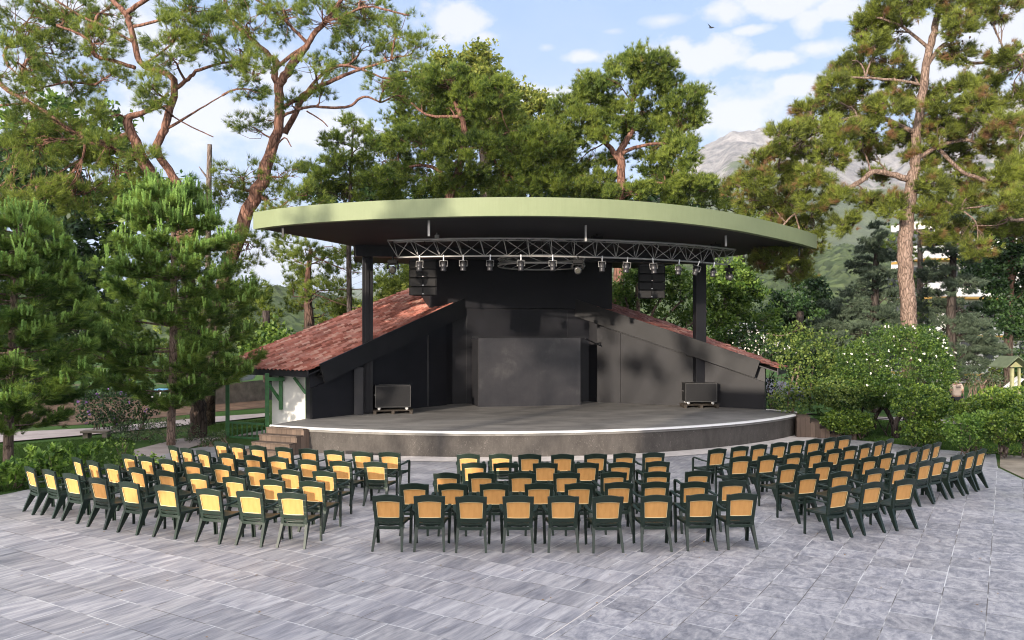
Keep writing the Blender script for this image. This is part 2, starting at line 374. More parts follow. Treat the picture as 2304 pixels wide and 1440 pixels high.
M['needle_brown'] = foliage_mat('browning pine needles', (.045, .060, .014), (.27, .32, .05), (.13, .16, .032), (.24, .13, .065), 1.5, .35)
_r = [n for n in M['needle_brown'].node_tree.nodes if n.type == 'MAP_RANGE'][0]; _r.inputs[1].default_value = .56; _r.inputs[2].default_value = .68
M['needle_fresh'] = foliage_mat('lush pine needles', (.035, .085, .018), (.24, .33, .06), (.10, .18, .034), None, .9)
M['needle_dark'] = foliage_mat('dark pine needles', (.030, .062, .013), (.25, .31, .045), (.10, .155, .026), (.15, .085, .04), .8)
M['cone_brown'] = plain('pine cones', (.06, .04, .03), .9, .1, .3, 6)
M['candle'] = foliage_mat('young pine shoots', (.12, .24, .055), (.32, .48, .12), scale=2, transl=.2)
M['cedar'] = foliage_mat('blue grey cedar needles', (.035, .055, .035), (.13, .17, .11), (.07, .10, .065), None, .9, .2)
M['leaf'] = foliage_mat('bright leaves', (.035, .085, .014), (.17, .26, .045), (.09, .16, .025), None, 1.2, .4, .4)
M['leaf_yellow'] = foliage_mat('yellow green leaves', (.08, .11, .018), (.28, .29, .06), (.16, .2, .035), None, 1.0, .45, .3)
M['leaf_dark'] = foliage_mat('dark leaves', (.012, .032, .012), (.05, .10, .025), (.025, .06, .018), None, 1.2, .25, .4)
M['leaf_grey'] = foliage_mat('grey green leaves', (.035, .06, .03), (.13, .17, .08), (.07, .11, .05), None, 1.4, .25, .3)
M['leaf_clip'] = foliage_mat('clipped hedge leaves', (.03, .075, .012), (.24, .33, .05), (.10, .175, .025), None, 3.0, .35, .45)
M['leaf_dome'] = foliage_mat('domed bush leaves', (.018, .05, .010), (.12, .19, .03), (.05, .105, .018), None, 2.2, .3, .4)
M['leaf_vine'] = foliage_mat('climbing shrub leaves', (.035, .08, .018), (.20, .26, .06), (.10, .16, .035), None, 1.3, .4, .4)
M['flower_white'] = plain('white blossom', (.78, .76, .72), .7, .2, .05, 5)
M['flower_purple'] = plain('mauve blossom', (.30, .16, .42), .7, .2, .2, 5)
M['flower_pink'] = plain('pink blossom', (.55, .10, .28), .7, .2, .2, 5)
M['bark_red'] = bark_mat('red pine bark', (.08, .045, .034), (.20, .105, .076), (.34, .205, .16), 7, (.075, .055, .045))
M['bark_grey'] = bark_mat('grey bark', (.06, .045, .038), (.16, .125, .105), (.30, .25, .22), 6)
M['bark_pale'] = bark_mat('pale plated bark', (.10, .068, .055), (.24, .17, .135), (.38, .29, .24), 11)
M['bark_dark'] = bark_mat('dark fissured bark', (.02, .016, .014), (.06, .048, .042), (.12, .10, .09), 5)
M['twig'] = plain('twig', (.15, .115, .09), .9, .1, .3, 3)
M['stone'] = plain('rough stone', (.16, .14, .12), .9, .1, .35, 2.5, .6)
M['building'] = plain('cream render', (.78, .73, .66), .85, .2, .05, 1)
M['white_render'] = plain('white balcony render', (.80, .79, .77), .8, .2, .04, 1)
M['glass'] = plain('dark window glass', (.03, .035, .04), .08, .6, .2, 1)
M['ochre'] = plain('ochre trim', (.50, .30, .08), .7, .2, .1, 2)

# ------------------------------------------------------------------ ground
def sheet(name, pts, z, mat, kind='structure', origin=None):
    mb = MB(); mb.add([(p[0], p[1], z) for p in pts], [tuple(range(len(pts)))]); o = obj(name, mb, mat, origin=origin); tag(o, kind=kind); return o
def grid_mesh(name, xs, ys, hfun, mat, smooth=True):
    X, Y = np.meshgrid(xs, ys); Z = hfun(X, Y); V = np.stack([X.ravel(), Y.ravel(), Z.ravel()], 1); nx, ny = len(xs), len(ys)
    i = np.arange(nx - 1)[None, :] + np.arange(ny - 1)[:, None] * nx; i = i.ravel()
    Fc = np.stack([i, i + 1, i + nx + 1, i + nx], 1); return fast_mesh(name, V, Fc, mat, smooth=smooth)
g = grid_mesh('ground', np.concatenate([np.linspace(-2900, -60, 12), np.linspace(-55, 55, 45), np.linspace(60, 5700, 12)]),
              np.concatenate([np.linspace(-58, -20, 4), np.linspace(-15, 60, 40), np.linspace(70, 4700, 14)]), lambda X, Y: X * 0 - .05, M['grass'])
tag(g, kind='structure')

def gp(*pp): return [gnd(*p)[:2] for p in pp]
# plaza: the white joint that parts the two tile patterns runs along the tile direction
cg, sg = math.cos(G_TH), math.sin(G_TH)
def wl(w, t): return np.array([w * cg + t * sg, -w * sg + t * cg])
plaza_outline = [(-24, -1.0), (30, -1.0), (30, 6.0)] + [tuple(p) for p in gp((2300, 1078), (2245, 1052), (2240, 1022), (2120, 1012), (1990, 996), (1900, 988))] + \
    [tuple(W(9.5, -3.5)[:2]), tuple(W(-9.9, -2.2)[:2])] + [tuple(p) for p in gp((470, 1003), (400, 1014), (330, 1034), (250, 1066), (180, 1090), (60, 1102), (0, 1114))] + [(-16, 11.8), (-24, 8)]
def clip(poly, n, d):                              # keep the side where p.n <= d
    out = []
    for i in range(len(poly)):
        a = np.array(poly[i]); b = np.array(poly[(i + 1) % len(poly)]); fa = a @ n - d; fb = b @ n - d
        if fa <= 0: out.append(a)
        if (fa < 0) != (fb < 0) and fa != fb: out.append(a + (b - a) * fa / (fa - fb))
    return out
nw = np.array([cg, -sg]); wE = -4.36
pl = clip(plaza_outline, nw, wE - .012); pr = clip(plaza_outline, -nw, -(wE + .012))
def slab_obj(name, poly, z0, z1, mat):
    mb = MB(); mb.prism(poly, z0, z1); o = obj(name, mb, mat); tag(o, kind='structure'); return o
slab_obj('plaza', pl, -.2, 0.0, M['plaza_l'])
slab_obj('plaza', pr, -.2, 0.0, M['plaza_r'])
slab_obj('plaza_joint', [wl(wE - .0115, -8), wl(wE + .0115, -8), wl(wE + .0115, 26), wl(wE - .0115, 26)], -.1, -.003, M['plaza_rim'])
ARC = lambda u, R_=13.2, u0=-.3, v0=6.6: v0 - math.sqrt(R_ * R_ - (u - u0) ** 2)
rim_o = [tuple(W(u, ARC(u, 14.0))[:2]) for u in np.linspace(-7.6, 8.9, 30)]; rim_i = [tuple(W(u, ARC(u, 13.1))[:2]) for u in np.linspace(7.9, -7.6, 30)]
mb = MB(); n_ = len(rim_o)
mb.add([(*p, .012) for p in rim_o] + [(*p, .012) for p in rim_i[::-1]], [(i, i + 1, n_ + i + 1, n_ + i) for i in range(n_ - 1)]); tag(obj('pavement_border', mb, M['plaza_rim']), kind='structure')
# paths, bare earth, road
sheet('path', gp((-60, 1000), (230, 975), (480, 950), (606, 936), (606, 929), (470, 938), (225, 962), (-60, 976)), .0, M['path'])
sheet('path', gp((1700, 925), (1760, 925), (2060, 948), (2330, 960), (2330, 953), (2060, 940)), -.02, M['path'])
sheet('bare_earth', gp((-200, 962), (150, 955), (240, 950), (480, 925), (600, 915), (600, 886), (300, 890), (-200, 910)), -.035, M['dirt'])
sheet('bare_earth', gp((2250, 1020), (2400, 1030), (2400, 1085), (2304, 1073), (2250, 1048)), -.03, plain('sandy earth', (.20, .175, .14), .95, .1, .35, 1.3, .4))
sheet('bare_earth', gp((230, 1072), (330, 1036), (400, 1014), (490, 985), (600, 965), (600, 975), (400, 985), (300, 1010), (200, 1060)), -.03, M['path'])
sheet('road', gp((1640, 885), (1810, 900), (1810, 868), (1700, 845), (1600, 845)), -.02, M['road'])

def fbm(X, Y, seed, octs, sc):
    r = np.random.default_rng(seed); Z = np.zeros_like(X, dtype=float); amp = 1
    for o in range(octs):
        for _ in range(3):
            a = r.uniform(0, 2 * math.pi); ph = r.uniform(0, 6.3, 2)
            Z += amp * np.sin((X * math.cos(a) + Y * math.sin(a)) / sc + ph[0] + 1.3 * np.sin((X * math.sin(a) - Y * math.cos(a)) / sc * .7 + ph[1])) / 3
        amp *= .55; sc *= .5
    return Z
# ------------------------------------------------------------------ hills and mountain
def hill_mat():
    n = NT('wooded hillside', .95, .05); v = n.N.new('ShaderNodeTexVoronoi'); v.inputs['Scale'].default_value = .13; n.L.new(n.tc.outputs['Object'], v.inputs['Vector'])
    f = n.noise(.02, detail=6); g_ = n.ramp(n.math('ADD', n.math('MULTIPLY', f, .6), n.math('MULTIPLY', v.outputs['Distance'], .09)), [(.35, (.05, .07, .03)), (.6, (.11, .13, .06)), (.8, (.24, .22, .16))])
    n.color(g_); n.bump(v.outputs['Distance'], .8, 4.0); return n.m
def rock_mat():
    n = NT('limestone mountain', .95, .05); f = n.noise(.006, detail=10, rough=.75); s = n.noise(.02, n.mapping((1, 1, .35)), 9, .75)
    sp = n.N.new('ShaderNodeSeparateXYZ'); n.L.new(n.tc.outputs['Object'], sp.inputs[0])
    hgt = n.N.new('ShaderNodeMapRange'); n.L.new(sp.outputs[2], hgt.inputs[0]); hgt.inputs[1].default_value = 180; hgt.inputs[2].default_value = 620
    k = n.math('ADD', n.math('MULTIPLY', f, .75), n.math('MULTIPLY', hgt.outputs[0], .40))
    rock = n.ramp(s, [(.36, (.09, .09, .09)), (.5, (.24, .225, .215)), (.64, (.40, .375, .355))]); wood = n.ramp(n.noise(.03, detail=6), [(.3, (.05, .075, .03)), (.7, (.12, .15, .06))])
    n.color(n.mix(n.ramp(k, [(.56, 0), (.60, 1)]), wood, rock)); n.bump(s, 1.0, 30); return n.m
def crest(px, pts): return np.interp(px, [p[0] for p in pts], [p[1] for p in pts])
MT = [(-1500, 700), (-300, 690), (500, 690), (1200, 600), (1480, 420), (1570, 340), (1615, 318), (1650, 293), (1750, 288), (1850, 300), (1960, 330), (2060, 290), (2180, 215), (2260, 203), (2400, 190), (2900, 260), (3600, 480), (4500, 700)]
def mount(X, Y):
    px = CX + X / Y * F; top = (YH - crest(px, MT)) / F * 3300 + H
    t = np.clip((Y - 1100) / 2200, 0, 1); prof = t ** 1.15 * (3 - 2 * t) / 1.0; prof = np.clip(t * (1.25 - .25 * t), 0, 1)
    rough = (fbm(X, Y, 5, 7, 330) * 60 + np.abs(fbm(X, Y, 15, 5, 120)) * -55) * np.clip(t * 1.6, 0, 1) * np.clip(1.15 - t * .55, .35, 1)
    back = np.clip((Y - 3300) / 1500, 0, 1)
    return np.maximum(top * prof * (1 - back * .6) + rough - 4, -4)
xs = np.concatenate([np.linspace(-2600, 100, 60), np.linspace(120, 3800, 420), np.linspace(3850, 5200, 30)]); ys = np.linspace(1100, 4600, 260)
tag(grid_mesh('mountain', xs, ys, mount, rock_mat()), kind='structure')
HL = [(-900, 700), (0, 690), (450, 668), (620, 650), (720, 668), (900, 700), (1400, 620), (1600, 580), (1760, 600), (1900, 560), (2100, 600), (2400, 540), (3200, 640)]
def hill(X, Y):
    px = CX + X / Y * F; top = (YH - crest(px, HL)) / F * 520 + H; t = np.clip((Y - 170) / 350, 0, 1)
    return top * (t * (1.6 - .6 * t)) + fbm(X, Y, 9, 4, 40) * 2.5 * t - 1.5 + np.abs(np.sin(X * .55) * np.sin(Y * .5)) * 3.2 * np.clip(t * 5, 0, 1)
tag(grid_mesh('hills', np.linspace(-560, 760, 420), np.linspace(170, 640, 170), hill, hill_mat()), kind='structure')

# ------------------------------------------------------------------ stage
ZS = .707
st = thing('stage', 'low black curved stage platform with a white front edge', 'stage', W(0, -4))
us = np.linspace(-9.2, 7.85, 60); arc = [W(u, ARC(u))[:2] for u in us]
back = [W(8.35, -3.0)[:2], W(7.9, -1.7)[:2], W(3.3, 3.3)[:2], W(-3.1, 3.3)[:2], W(-8.2, -1.35)[:2]]
outline = arc + back
mb = MB(); mb.prism(outline, .6, ZS); obj('floor', mb, M['stage_floor'], st)
mb = MB(); vs = []; us2 = np.linspace(-9.1, 7.8, 60)
for u in us2: vs += [W(u, ARC(u, 13.17), 0), W(u, ARC(u, 13.17), .6)]
mb.add(vs, [(2 * i, 2 * i + 2, 2 * i + 3, 2 * i + 1) for i in range(len(us2) - 1)]); mb.add([W(-9.1, ARC(-9.1, 13.17), 0), W(-8.2, -1.3, 0), W(-8.2, -1.3, .6), W(-9.1, ARC(-9.1, 13.17), .6)], [(0, 1, 2, 3)])
mb.add([W(7.8, ARC(7.8, 13.17), 0), W(8.3, -3, 0), W(8.3, -3, .6), W(7.8, ARC(7.8, 13.17), .6)], [(3, 2, 1, 0)])
obj('front_panel', mb, M['stage_front'], st)
mb = MB()
for i in range(len(us) - 1):
    a, b = us[i], us[i + 1]
    A0, A1, B0, B1 = W(a, ARC(a, 13.25)), W(a, ARC(a, 13.1)), W(b, ARC(b, 13.25)), W(b, ARC(b, 13.1))
    if i == 0: ring = []
    ring.append((A0, A1))
ring.append((B0, B1)); vs = []
for o_, i_ in ring: vs += [(*o_[:2], ZS - .035), (*o_[:2], ZS + .012), (*i_[:2], ZS + .012), (*i_[:2], ZS + .003)]
fs = []
for i in range(len(ring) - 1):
    k = 4 * i
    fs += [(k, k + 4, k + 5, k + 1), (k + 1, k + 5, k + 6, k + 2), (k + 2, k + 6, k + 7, k + 3)]
mb.add(vs, fs); obj('edge_strip', mb, M['white_edge'], st)
mb = MB(); mb.bar(W(8.40, -3.05, ZS + .0), W(7.95, -1.8, ZS + .0), .05, .05); obj('edge_strip', mb, M['white_edge'], st)

# ------------------------------------------------------------------ stage house
bh = thing('stage_house', 'black boarded stage house with red tiled side roofs behind the stage', 'building', W(0, 3))
def wing(s):
    p0 = np.array([s * 8., -1.6]); dr = np.array([-s * 4.85, 4.2]); dr /= np.linalg.norm(dr); n = np.array([-s * .6546, -.756])   # n points to the audience side
    return p0, dr, n
def WP(s, t, o, z):                                # t up the slope, o outwards from the side wall
    p0, dr, n = wing(s); p = p0 + dr * t - n * o; return W(p[0], p[1], z)
zr = lambda t: 2.38 + .325 * t
for s in (-1, 1):
    # splayed side wall in three boards, with a top edge that follows the roof
    segs = [(0, 2.25), (2.25, 5.55), (5.55, 6.55)]
    for k, (t0, t1) in enumerate(segs):
        o_ = [.0, .012, .0][k] if s == 1 else [0, .01, 0][k]
        mb = MB(); gap = .06 if (s == 1 and k == 0) else .004
        q = [WP(s, t0 + .004, o_, ZS - .1), WP(s, t1 - gap, o_, ZS - .1), WP(s, t1 - gap, o_, zr(t1) - .70), WP(s, t0 + .004, o_, zr(t0) - .70)]
        off = WP(s, 0, .12, 0) - WP(s, 0, 0, 0); mb.slab(q, off); obj('side_wall', mb, M['black'], bh)
    mb = MB(); mb.slab([WP(s, .02, .14, ZS - .1), WP(s, 6.5, .14, ZS - .1), WP(s, 6.5, .14, zr(6.5) - .2), WP(s, .02, .14, zr(.02) - .2)], WP(s, 0, .2, 0) - WP(s, 0, 0, 0)); obj('wall_core', mb, M['black_deep'], bh)
    # sloping barge board
    mb = MB(); mb.slab([WP(s, .12, -.25, 2.47), WP(s, .32, -.25, 1.86), WP(s, 7.42, -.25, 4.17), WP(s, 7.38, -.25, 4.86)], WP(s, 0, -.19, 0) - WP(s, 0, -.25, 0) ); obj('barge_board', mb, M['black_dusty'], bh)
    mb = MB(); mb.slab([WP(s, .3, -.18, 2.05), WP(s, .3, .2, 2.05), WP(s, 7.3, .2, 4.3), WP(s, 7.3, -.18, 4.3)], (0, 0, .05)); obj('soffit_board', mb, M['black_deep'], bh)
# stud at the left wall joint
mb = MB(); mb.bar(WP(-1, 5.5, .035, ZS), WP(-1, 5.5, .035, 3.4), .09, .09, up=(0, 1, 0)); obj('batten', mb, M['black_deep'], bh)
mb = MB(); mb.bar(WP(-1, 1.9, -.1, ZS), WP(-1, 1.9, -.1, 2.3), .3, .2, up=tuple(SV) + (0,)); obj('batten', mb, M['black_deep'], bh)
# back wall and tower
mb = MB(); q = [W(-3.25, 2.62), W(-2.75, 3.12), W(2.85, 3.12), W(3.3, 2.62), W(3.4, 2.75), W(3.3, 4.0), W(-3.2, 4.0), W(-3.4, 2.7)]
mb.prism([p[:2] for p in q], ZS - .1, 4.46); obj('back_wall', mb, M['black'], bh)
mb = MB(); mb.prism([W(-3.66, 3.05)[:2], W(3.82, 3.05)[:2], W(3.82, 6.2)[:2], W(-3.66, 6.2)[:2]], 4.475, 6.46); mb.prism([W(-3.66, 3.2)[:2], W(-3.3, 3.2)[:2], W(-3.3, 6.2)[:2], W(-3.66, 6.2)[:2]], 3.3, 4.47)
mb.prism([W(3.45, 3.2)[:2], W(3.82, 3.2)[:2], W(3.82, 6.2)[:2], W(3.45, 6.2)[:2]], 3.3, 4.47); obj('tower', mb, M['black'], bh)
for u in (-2.2, 0.0, 1.95): mb = MB(); mb.bar(W(u, 3.112, ZS), W(u, 3.112, 4.44), .012, .012, up=(0, 1, 0)); obj('panel_seam', mb, M['black_deep'], bh)

# tiled roofs
def tiled(s, tmin, tmax, edge, omin):
    per, row = .21, .34
    ov = np.arange(omin, max(e[1] for e in edge) + .01, per / 8); tv = []
    k = 0
    while tmin + k * row < tmax: tv += [tmin + k * row, tmin + (k + 1) * row - .004]; k += 1
    T, O_ = np.meshgrid(tv, ov, indexing='ij'); lim = np.interp(T, [e[0] for e in edge], [e[1] for e in edge]); O2 = np.minimum(O_, lim)
    wave = np.abs(np.sin(O2 / per * math.pi)); saw = np.where((np.arange(len(tv)) % 2 == 0)[:, None], .035, 0.0)
    jit = rng.normal(0, .006, (len(tv) // 2, len(ov))).repeat(2, 0)
    Z = zr(T) + .06 * wave ** .8 + saw + jit - .06
    P = np.stack([*[np.vectorize(lambda t, o, z, i=i: WP(s, t, o, z)[i])(T, O2, Z) for i in range(3)]], -1)
    nt_, no = T.shape; i = (np.arange(nt_ - 1)[:, None] * no + np.arange(no - 1)[None, :]).ravel()
    Fc = np.stack([i, i + 1, i + no + 1, i + no], 1)
    fast_mesh('tile_roof', P.reshape(-1, 3), Fc if s == 1 else Fc[:, ::-1], M['tile'], bh, smooth=False, uv=np.stack([T.ravel(), O2.ravel()], 1))
tiled(-1, -.36, 9.6, [(-.36, 5.05), (9.6, 4.9)], -.17)
tiled(1, -.56, 7.9, [(-.56, 1.55), (.74, 2.15), (2.7, 3.05), (4.9, 4.1), (7.9, 4.7)], -.17)
mb = MB(); mb.slab([WP(-1, -.30, -.15, 2.27), WP(-1, -.30, 5.1, 2.27), WP(-1, -.30, 5.1, 2.06), WP(-1, -.30, -.15, 2.06)], WP(-1, -.26, 0, 0) - WP(-1, -.3, 0, 0)); obj('eave_board', mb, M['black_deep'], bh)
mb = MB(); mb.slab([WP(-1, -.26, -.1, 2.10), WP(-1, -.26, 5.0, 2.10), WP(-1, 9.5, 4.9, 5.25), WP(-1, 9.5, -.1, 5.25)], (0, 0, .04)); obj('roof_deck', mb, M['black_deep'], bh)
mb = MB(); mb.slab([WP(1, -.5, -.15, 2.20), WP(1, -.5, 1.5, 2.20), WP(1, -.5, 1.5, 1.96), WP(1, -.5, -.15, 1.96)], WP(1, -.46, 0, 0) - WP(1, -.5, 0, 0)); obj('eave_board', mb, M['black_deep'], bh)
mb = MB(); mb.slab([WP(1, -.46, -.1, 2.05), WP(1, -.46, 1.5, 2.05), WP(1, 2.7, 3.0, 3.07), WP(1, 7.8, 4.6, 4.72), WP(1, 7.8, -.1, 4.72)], (0, 0, .04)); obj('roof_deck', mb, M['black_deep'], bh)
mb = MB(); mb.slab([WP(1, .7, .35, 0), WP(1, .7, 1.9, 0), WP(1, .7, 1.9, 2.2), WP(1, .7, .35, 2.2)], WP(1, .85, 0, 0) - WP(1, .7, 0, 0)); obj('side_wall', mb, M['black_deep'], bh)
# porch under the left roof
WH0, WH1 = WP(-1, .35, .36, 0), WP(-1, .35, 0, 0)
pw = at(690, 800, 26.2); pe = at(612, 800, 26.9)
mb = MB(); mb.slab([(pw[0], pw[1], 0), (pe[0], pe[1], 0), (pe[0], pe[1], 2.3), (pw[0], pw[1], 2.3)], (.04, .15, 0)); obj('porch_wall', mb, M['white_wall'], bh)
mb = MB(); mb.slab([(pe[0] - .01, pe[1] + .15, 0), (pe[0] + 1.2, pe[1] + 3.2, 0), (pe[0] + 1.2, pe[1] + 3.2, 2.6), (pe[0] - .01, pe[1] + .15, 2.3)], (.12, 0, 0)); obj('porch_wall', mb, M['white_wall'], bh)
posts = [at(512, 800, 27.0), at(601, 800, 26.4), at(689.5, 800, 25.95)]
for k, p in enumerate(posts):
    w_ = (.13, .13, .07)[k]; mb = MB(); mb.box((p[0], p[1], 1.07 if k < 2 else 1.36), (w_, w_, 2.14 if k < 2 else 1.56), .3); obj('porch_post', mb, M['green_wood'], bh, bevel=.008)
b0 = at(601, 858, 26.4); b1 = at(632, 918, 26.6); b2 = at(632, 845, 26.6)
mb = MB(); mb.bar(b1 + np.array([0, 0, -.05]), b2, .11, .11, up=(0, 1, 0)); mb.bar(at(603, 862, 26.4), at(630, 900, 26.6), .09, .09, up=(0, 1, 0)); mb.bar(at(601, 853, 26.4), at(640, 853, 26.6), .1, .12); obj('brace', mb, M['green_wood'], bh)
mb = MB(); mb.bar(at(688, 885, 26.0), at(662, 850, 26.2), .08, .08, up=(0, 1, 0)); obj('brace', mb, M['green_wood'], bh)
rl = thing('railing', 'low green timber railing between porch posts beside the left steps', 'railing', (posts[0][0], posts[0][1], 0))
a_, b_ = posts[0] + np.array([.08, 0, 0]), posts[1] - np.array([.08, 0, 0])
mb = MB(); mb.bar((a_[0], a_[1], .47), (b_[0], b_[1], .47), .07, .06); obj('top_rail', mb, M['green_wood'], rl)
mb = MB(); mb.bar((a_[0], a_[1], -.02), (b_[0], b_[1], -.02), .07, .06); obj('bottom_rail', mb, M['green_wood'], rl)
for k in range(7):
    q = a_ + (b_ - a_) * (k + .5) / 7; mb = MB(); mb.box((q[0], q[1], .225), (.035, .035, .43)); obj('baluster', mb, M['green_wood'], rl)

# ------------------------------------------------------------------ canopy
cn = thing('canopy', 'big fan shaped flat canopy with pale green fascia over the stage', 'canopy', W(0, 0, 6))
CV = [(-9.62, -3.75), (-8.9, -4.65), (-7.97, -5.48), (-6.9, -6.22), (-5.68, -6.9), (-4.2, -7.55), (-2.62, -8.02), (-1.0, -8.2), (.5, -8.08), (1.8, -7.75), (3.1, -7.22), (4.4, -6.5), (5.6, -5.7), (6.8, -4.85), (8.0, -3.95), (9.3, -2.85)]
cvd = []
P_ = [np.array(p) for p in CV]
for i in range(len(P_) - 1):                       # Catmull-Rom through the traced rim
    a, b, c, d = P_[max(i - 1, 0)], P_[i], P_[i + 1], P_[min(i + 2, len(P_) - 1)]
    for t in np.linspace(0, 1, 6)[:-1]: cvd.append(.5 * ((2 * b) + (-a + c) * t + (2 * a - 5 * b + 4 * c - d) * t ** 2 + (-a + 3 * b - 3 * c + d) * t ** 3))
cvd.append(P_[-1])
rear = [(7.3, 1.4), (6.9, 6.5), (-6.4, 6.5), (-6.65, .2)]
ZC0, ZC1 = 6.46, 6.93
pw_ = [W(*p)[:2] for p in cvd]; rw = [W(*p)[:2] for p in rear]
mb = MB(); n_ = len(pw_); vs = []
inn = [W(*(np.array(p) * .985 + np.array([0, .1])))[:2] for p in cvd]
for p, q in zip(pw_, inn): vs += [(*p, ZC0 - .01), (*p, ZC1), (*q, ZC1), (*q, ZC0 - .01)]
fs = []
for i in range(n_ - 1):
    k = 4 * i; fs += [(k, k + 4, k + 5, k + 1), (k + 1, k + 5, k + 6, k + 2), (k + 2, k + 6, k + 7, k + 3), (k + 3, k + 7, k + 4, k)]
mb.add(vs, fs + [(0, 1, 2, 3)]); obj('fascia', mb, M['fascia'], cn)
mb = MB(); mb.prism(inn[1:-1] + rw, ZC0, ZC1 - .06); obj('deck', mb, M['soffit'], cn)
mb = MB(); mb.box(W(.05, -.05, 6.27), (13.3, .36, .37), SA); obj('beam', mb, M['black_deep'], cn)
for s in (-1, 1):
    mb = MB(); mb.box(W(s * 6.18, 0, 3.395), (.36, .30, 5.37), SA); mb.box(W(s * 6.18 + (.21 if s == 1 else -.02), -.16 if s == -1 else 0, 3.39), (.06 if s == 1 else .14, .05 if s == -1 else .26, 5.36), SA)
    obj('post', mb, M['black'], cn, bevel=.01)
for px, Y, l in ((965, 21.6, .42), (637, 22.8, .3), (1318, 22.5, .45), (1633, 24.8, .33), (1798, 28, .3)):
    p = at(px, 500, Y); mb = MB(); mb.box((p[0], p[1], ZC0 - l / 2), (.06, .06, l)); obj('drop_bracket', mb, M['metal'] if px not in (637, 1798) else M['black_deep'], cn)

# backdrop board standing in front of the back wall
bd = thing('backdrop_board', 'scuffed black backdrop board standing at the centre of the stage', 'backdrop', W(0, 1.6, ZS))
mb = MB(); mb.box(W(0, 1.62, ZS + 1.30), (4.0, .06, 2.6), SA)
o = obj('board', mb, None, bd)
def board_mat():
    n = NT('rubbed black board', .42, .4); a = n.noise(.8, n.mapping((1, 1, 1.3)), 8, .6, .35); b = n.noise(3, n.mapping((3, 3, 1)), 7, .7)
    c = n.ramp(n.math('ADD', n.math('MULTIPLY', a, .8), n.math('MULTIPLY', b, .2)), [(.38, (.015, .015, .018)), (.55, (.026, .025, .028)), (.72, (.062, .060, .060))])
    s = n.ramp(n.noise(8, n.mapping((1, 1, .3)), 8, .85), [(.68, 0), (.74, .5)]); n.color(n.mix(s, c, (.3, .28, .26))); return n.m
M['board'] = board_mat(); o.data.materials.append(M['board'])
for s in (-1, 1):
    mb = MB(); mb.slab([W(s * 1.97, 1.66, ZS), W(s * 1.97, 3.0, ZS), W(s * 1.97, 3.0, 3.25), W(s * 1.97, 1.66, 3.25)], (.04 * s, 0, 0)); obj('return_panel', mb, M['black_deep'], bd)
mb = MB(); mb.bar(W(-2.25, 1.55, 3.33), W(2.2, 1.55, 3.33), .04, .05); obj('top_rail', mb, M['black_dusty'], bd)
mb = MB(); mb.bar(W(2.2, 1.6, 3.27), W(3.2, 2.55, 2.95), .04, .03); obj('stay', mb, M['black_deep'], bd)

# ------------------------------------------------------------------ stairs
def stairs(name, label, top, dirn, width, n=4, run=.31):
    d = np.array(dirn, float); d /= np.linalg.norm(d); x = np.array([-d[1], d[0]])      # d goes down the flight
    s = thing(name, label, 'steps', (*top, 0), 'wooden steps at the stage ends')
    ht = ZS / n
    for k in range(n):
        z1 = ZS - k * ht - .012; a = np.array(top) + d * (k * run - (.1 if k == 0 else 0)); b = np.array(top) + d * ((k + 1) * run)
        w = width / 2; q = [a - x * w, b - x * w, b + x * w, a + x * w]
        if np.cross(q[1] - q[0], q[2] - q[1]) < 0: q = q[::-1]
        mb = MB(); e = d * .03; q2 = [np.array(p) + (e if i_ in (1, 2) or True else 0) for i_, p in enumerate(q)]
        mb.prism([q_ for q_ in q2], z1 - .035, z1); obj('tread', mb, M['tread'], s, bevel=.004)
        mb = MB(); mb.prism(q, 0.0, z1 - .036); obj('riser', mb, M['plank_side'] if name == 'steps' else M['brown_wood'], s)
    return s
stairs('steps', 'brown wooden steps at the left end of the stage beside the green railing', tuple(W(-8.55, ARC(-8.55) + .1)[:2]), (-.40, -.92), 1.35)
stairs('steps', 'brown wooden steps at the right end of the stage beside the clipped bushes', tuple(W(8.02, -3.65)[:2]), (.97, -.22), 1.35)

# ------------------------------------------------------------------ trusses, lamps, loudspeakers
def arc_pts(p0, pm, p1, n):
    p0, pm, p1 = map(np.array, (p0, pm, p1)); A_ = np.array([2 * (pm - p0), 2 * (p1 - p0)]); bb = np.array([pm @ pm - p0 @ p0, p1 @ p1 - p0 @ p0]); c = np.linalg.solve(A_, bb)
    r = np.linalg.norm(p0 - c); a0 = math.atan2(*(p0 - c)[::-1]); a1 = math.atan2(*(p1 - c)[::-1]); return c, r, a0, a1
TL, TM, TR = at(872, 541, 24.3), at(1240, 537, 23.86), at(1655, 562, 26.9)
ZT = 6.25
c_, r_, a0_, a1_ = arc_pts(TL[:2], TM[:2], TR[:2], 0)
def tp(f, dr, z): a = a0_ + (a1_ - a0_) * f; return np.array([c_[0] + (r_ + dr) * math.cos(a), c_[1] + (r_ + dr) * math.sin(a), z])
tr = thing('lighting_truss', 'long curved grey lighting truss hanging under the canopy', 'truss', tp(.5, 0, ZT))
NB = 17; fr = np.linspace(0, 1, NB * 3 + 1)
ZB = lambda f: ZT - .50
for dr in (0, -.42):
    mb = MB(); mb.tube([tp(f, dr, ZT) for f in fr], .028, 8); obj('top_chord', mb, M['metal'], tr, True)
mb = MB(); mb.tube([tp(.02 + f * .965, -.21, ZB(f)) for f in fr], .028, 8); obj('bottom_chord', mb, M['metal'], tr, True)
mb = MB()
for k in range(NB):
    f0, f1 = k / NB, (k + 1) / NB; g0, g1 = .02 + f0 * .965, .02 + f1 * .965
    for dr in (0, -.42):
        mb.tube([tp(f0, dr, ZT), tp(g0, -.21, ZB(0))], .012, 5)
        if (k + (dr != 0)) % 2: mb.tube([tp(f0, dr, ZT), tp(g1, -.21, ZB(0))], .012, 5)
        else: mb.tube([tp(f1, dr, ZT), tp(g0, -.21, ZB(0))], .012, 5)
    mb.tube([tp(f0, 0, ZT), tp(f0 if k % 2 else f1, -.42, ZT)], .012, 5)
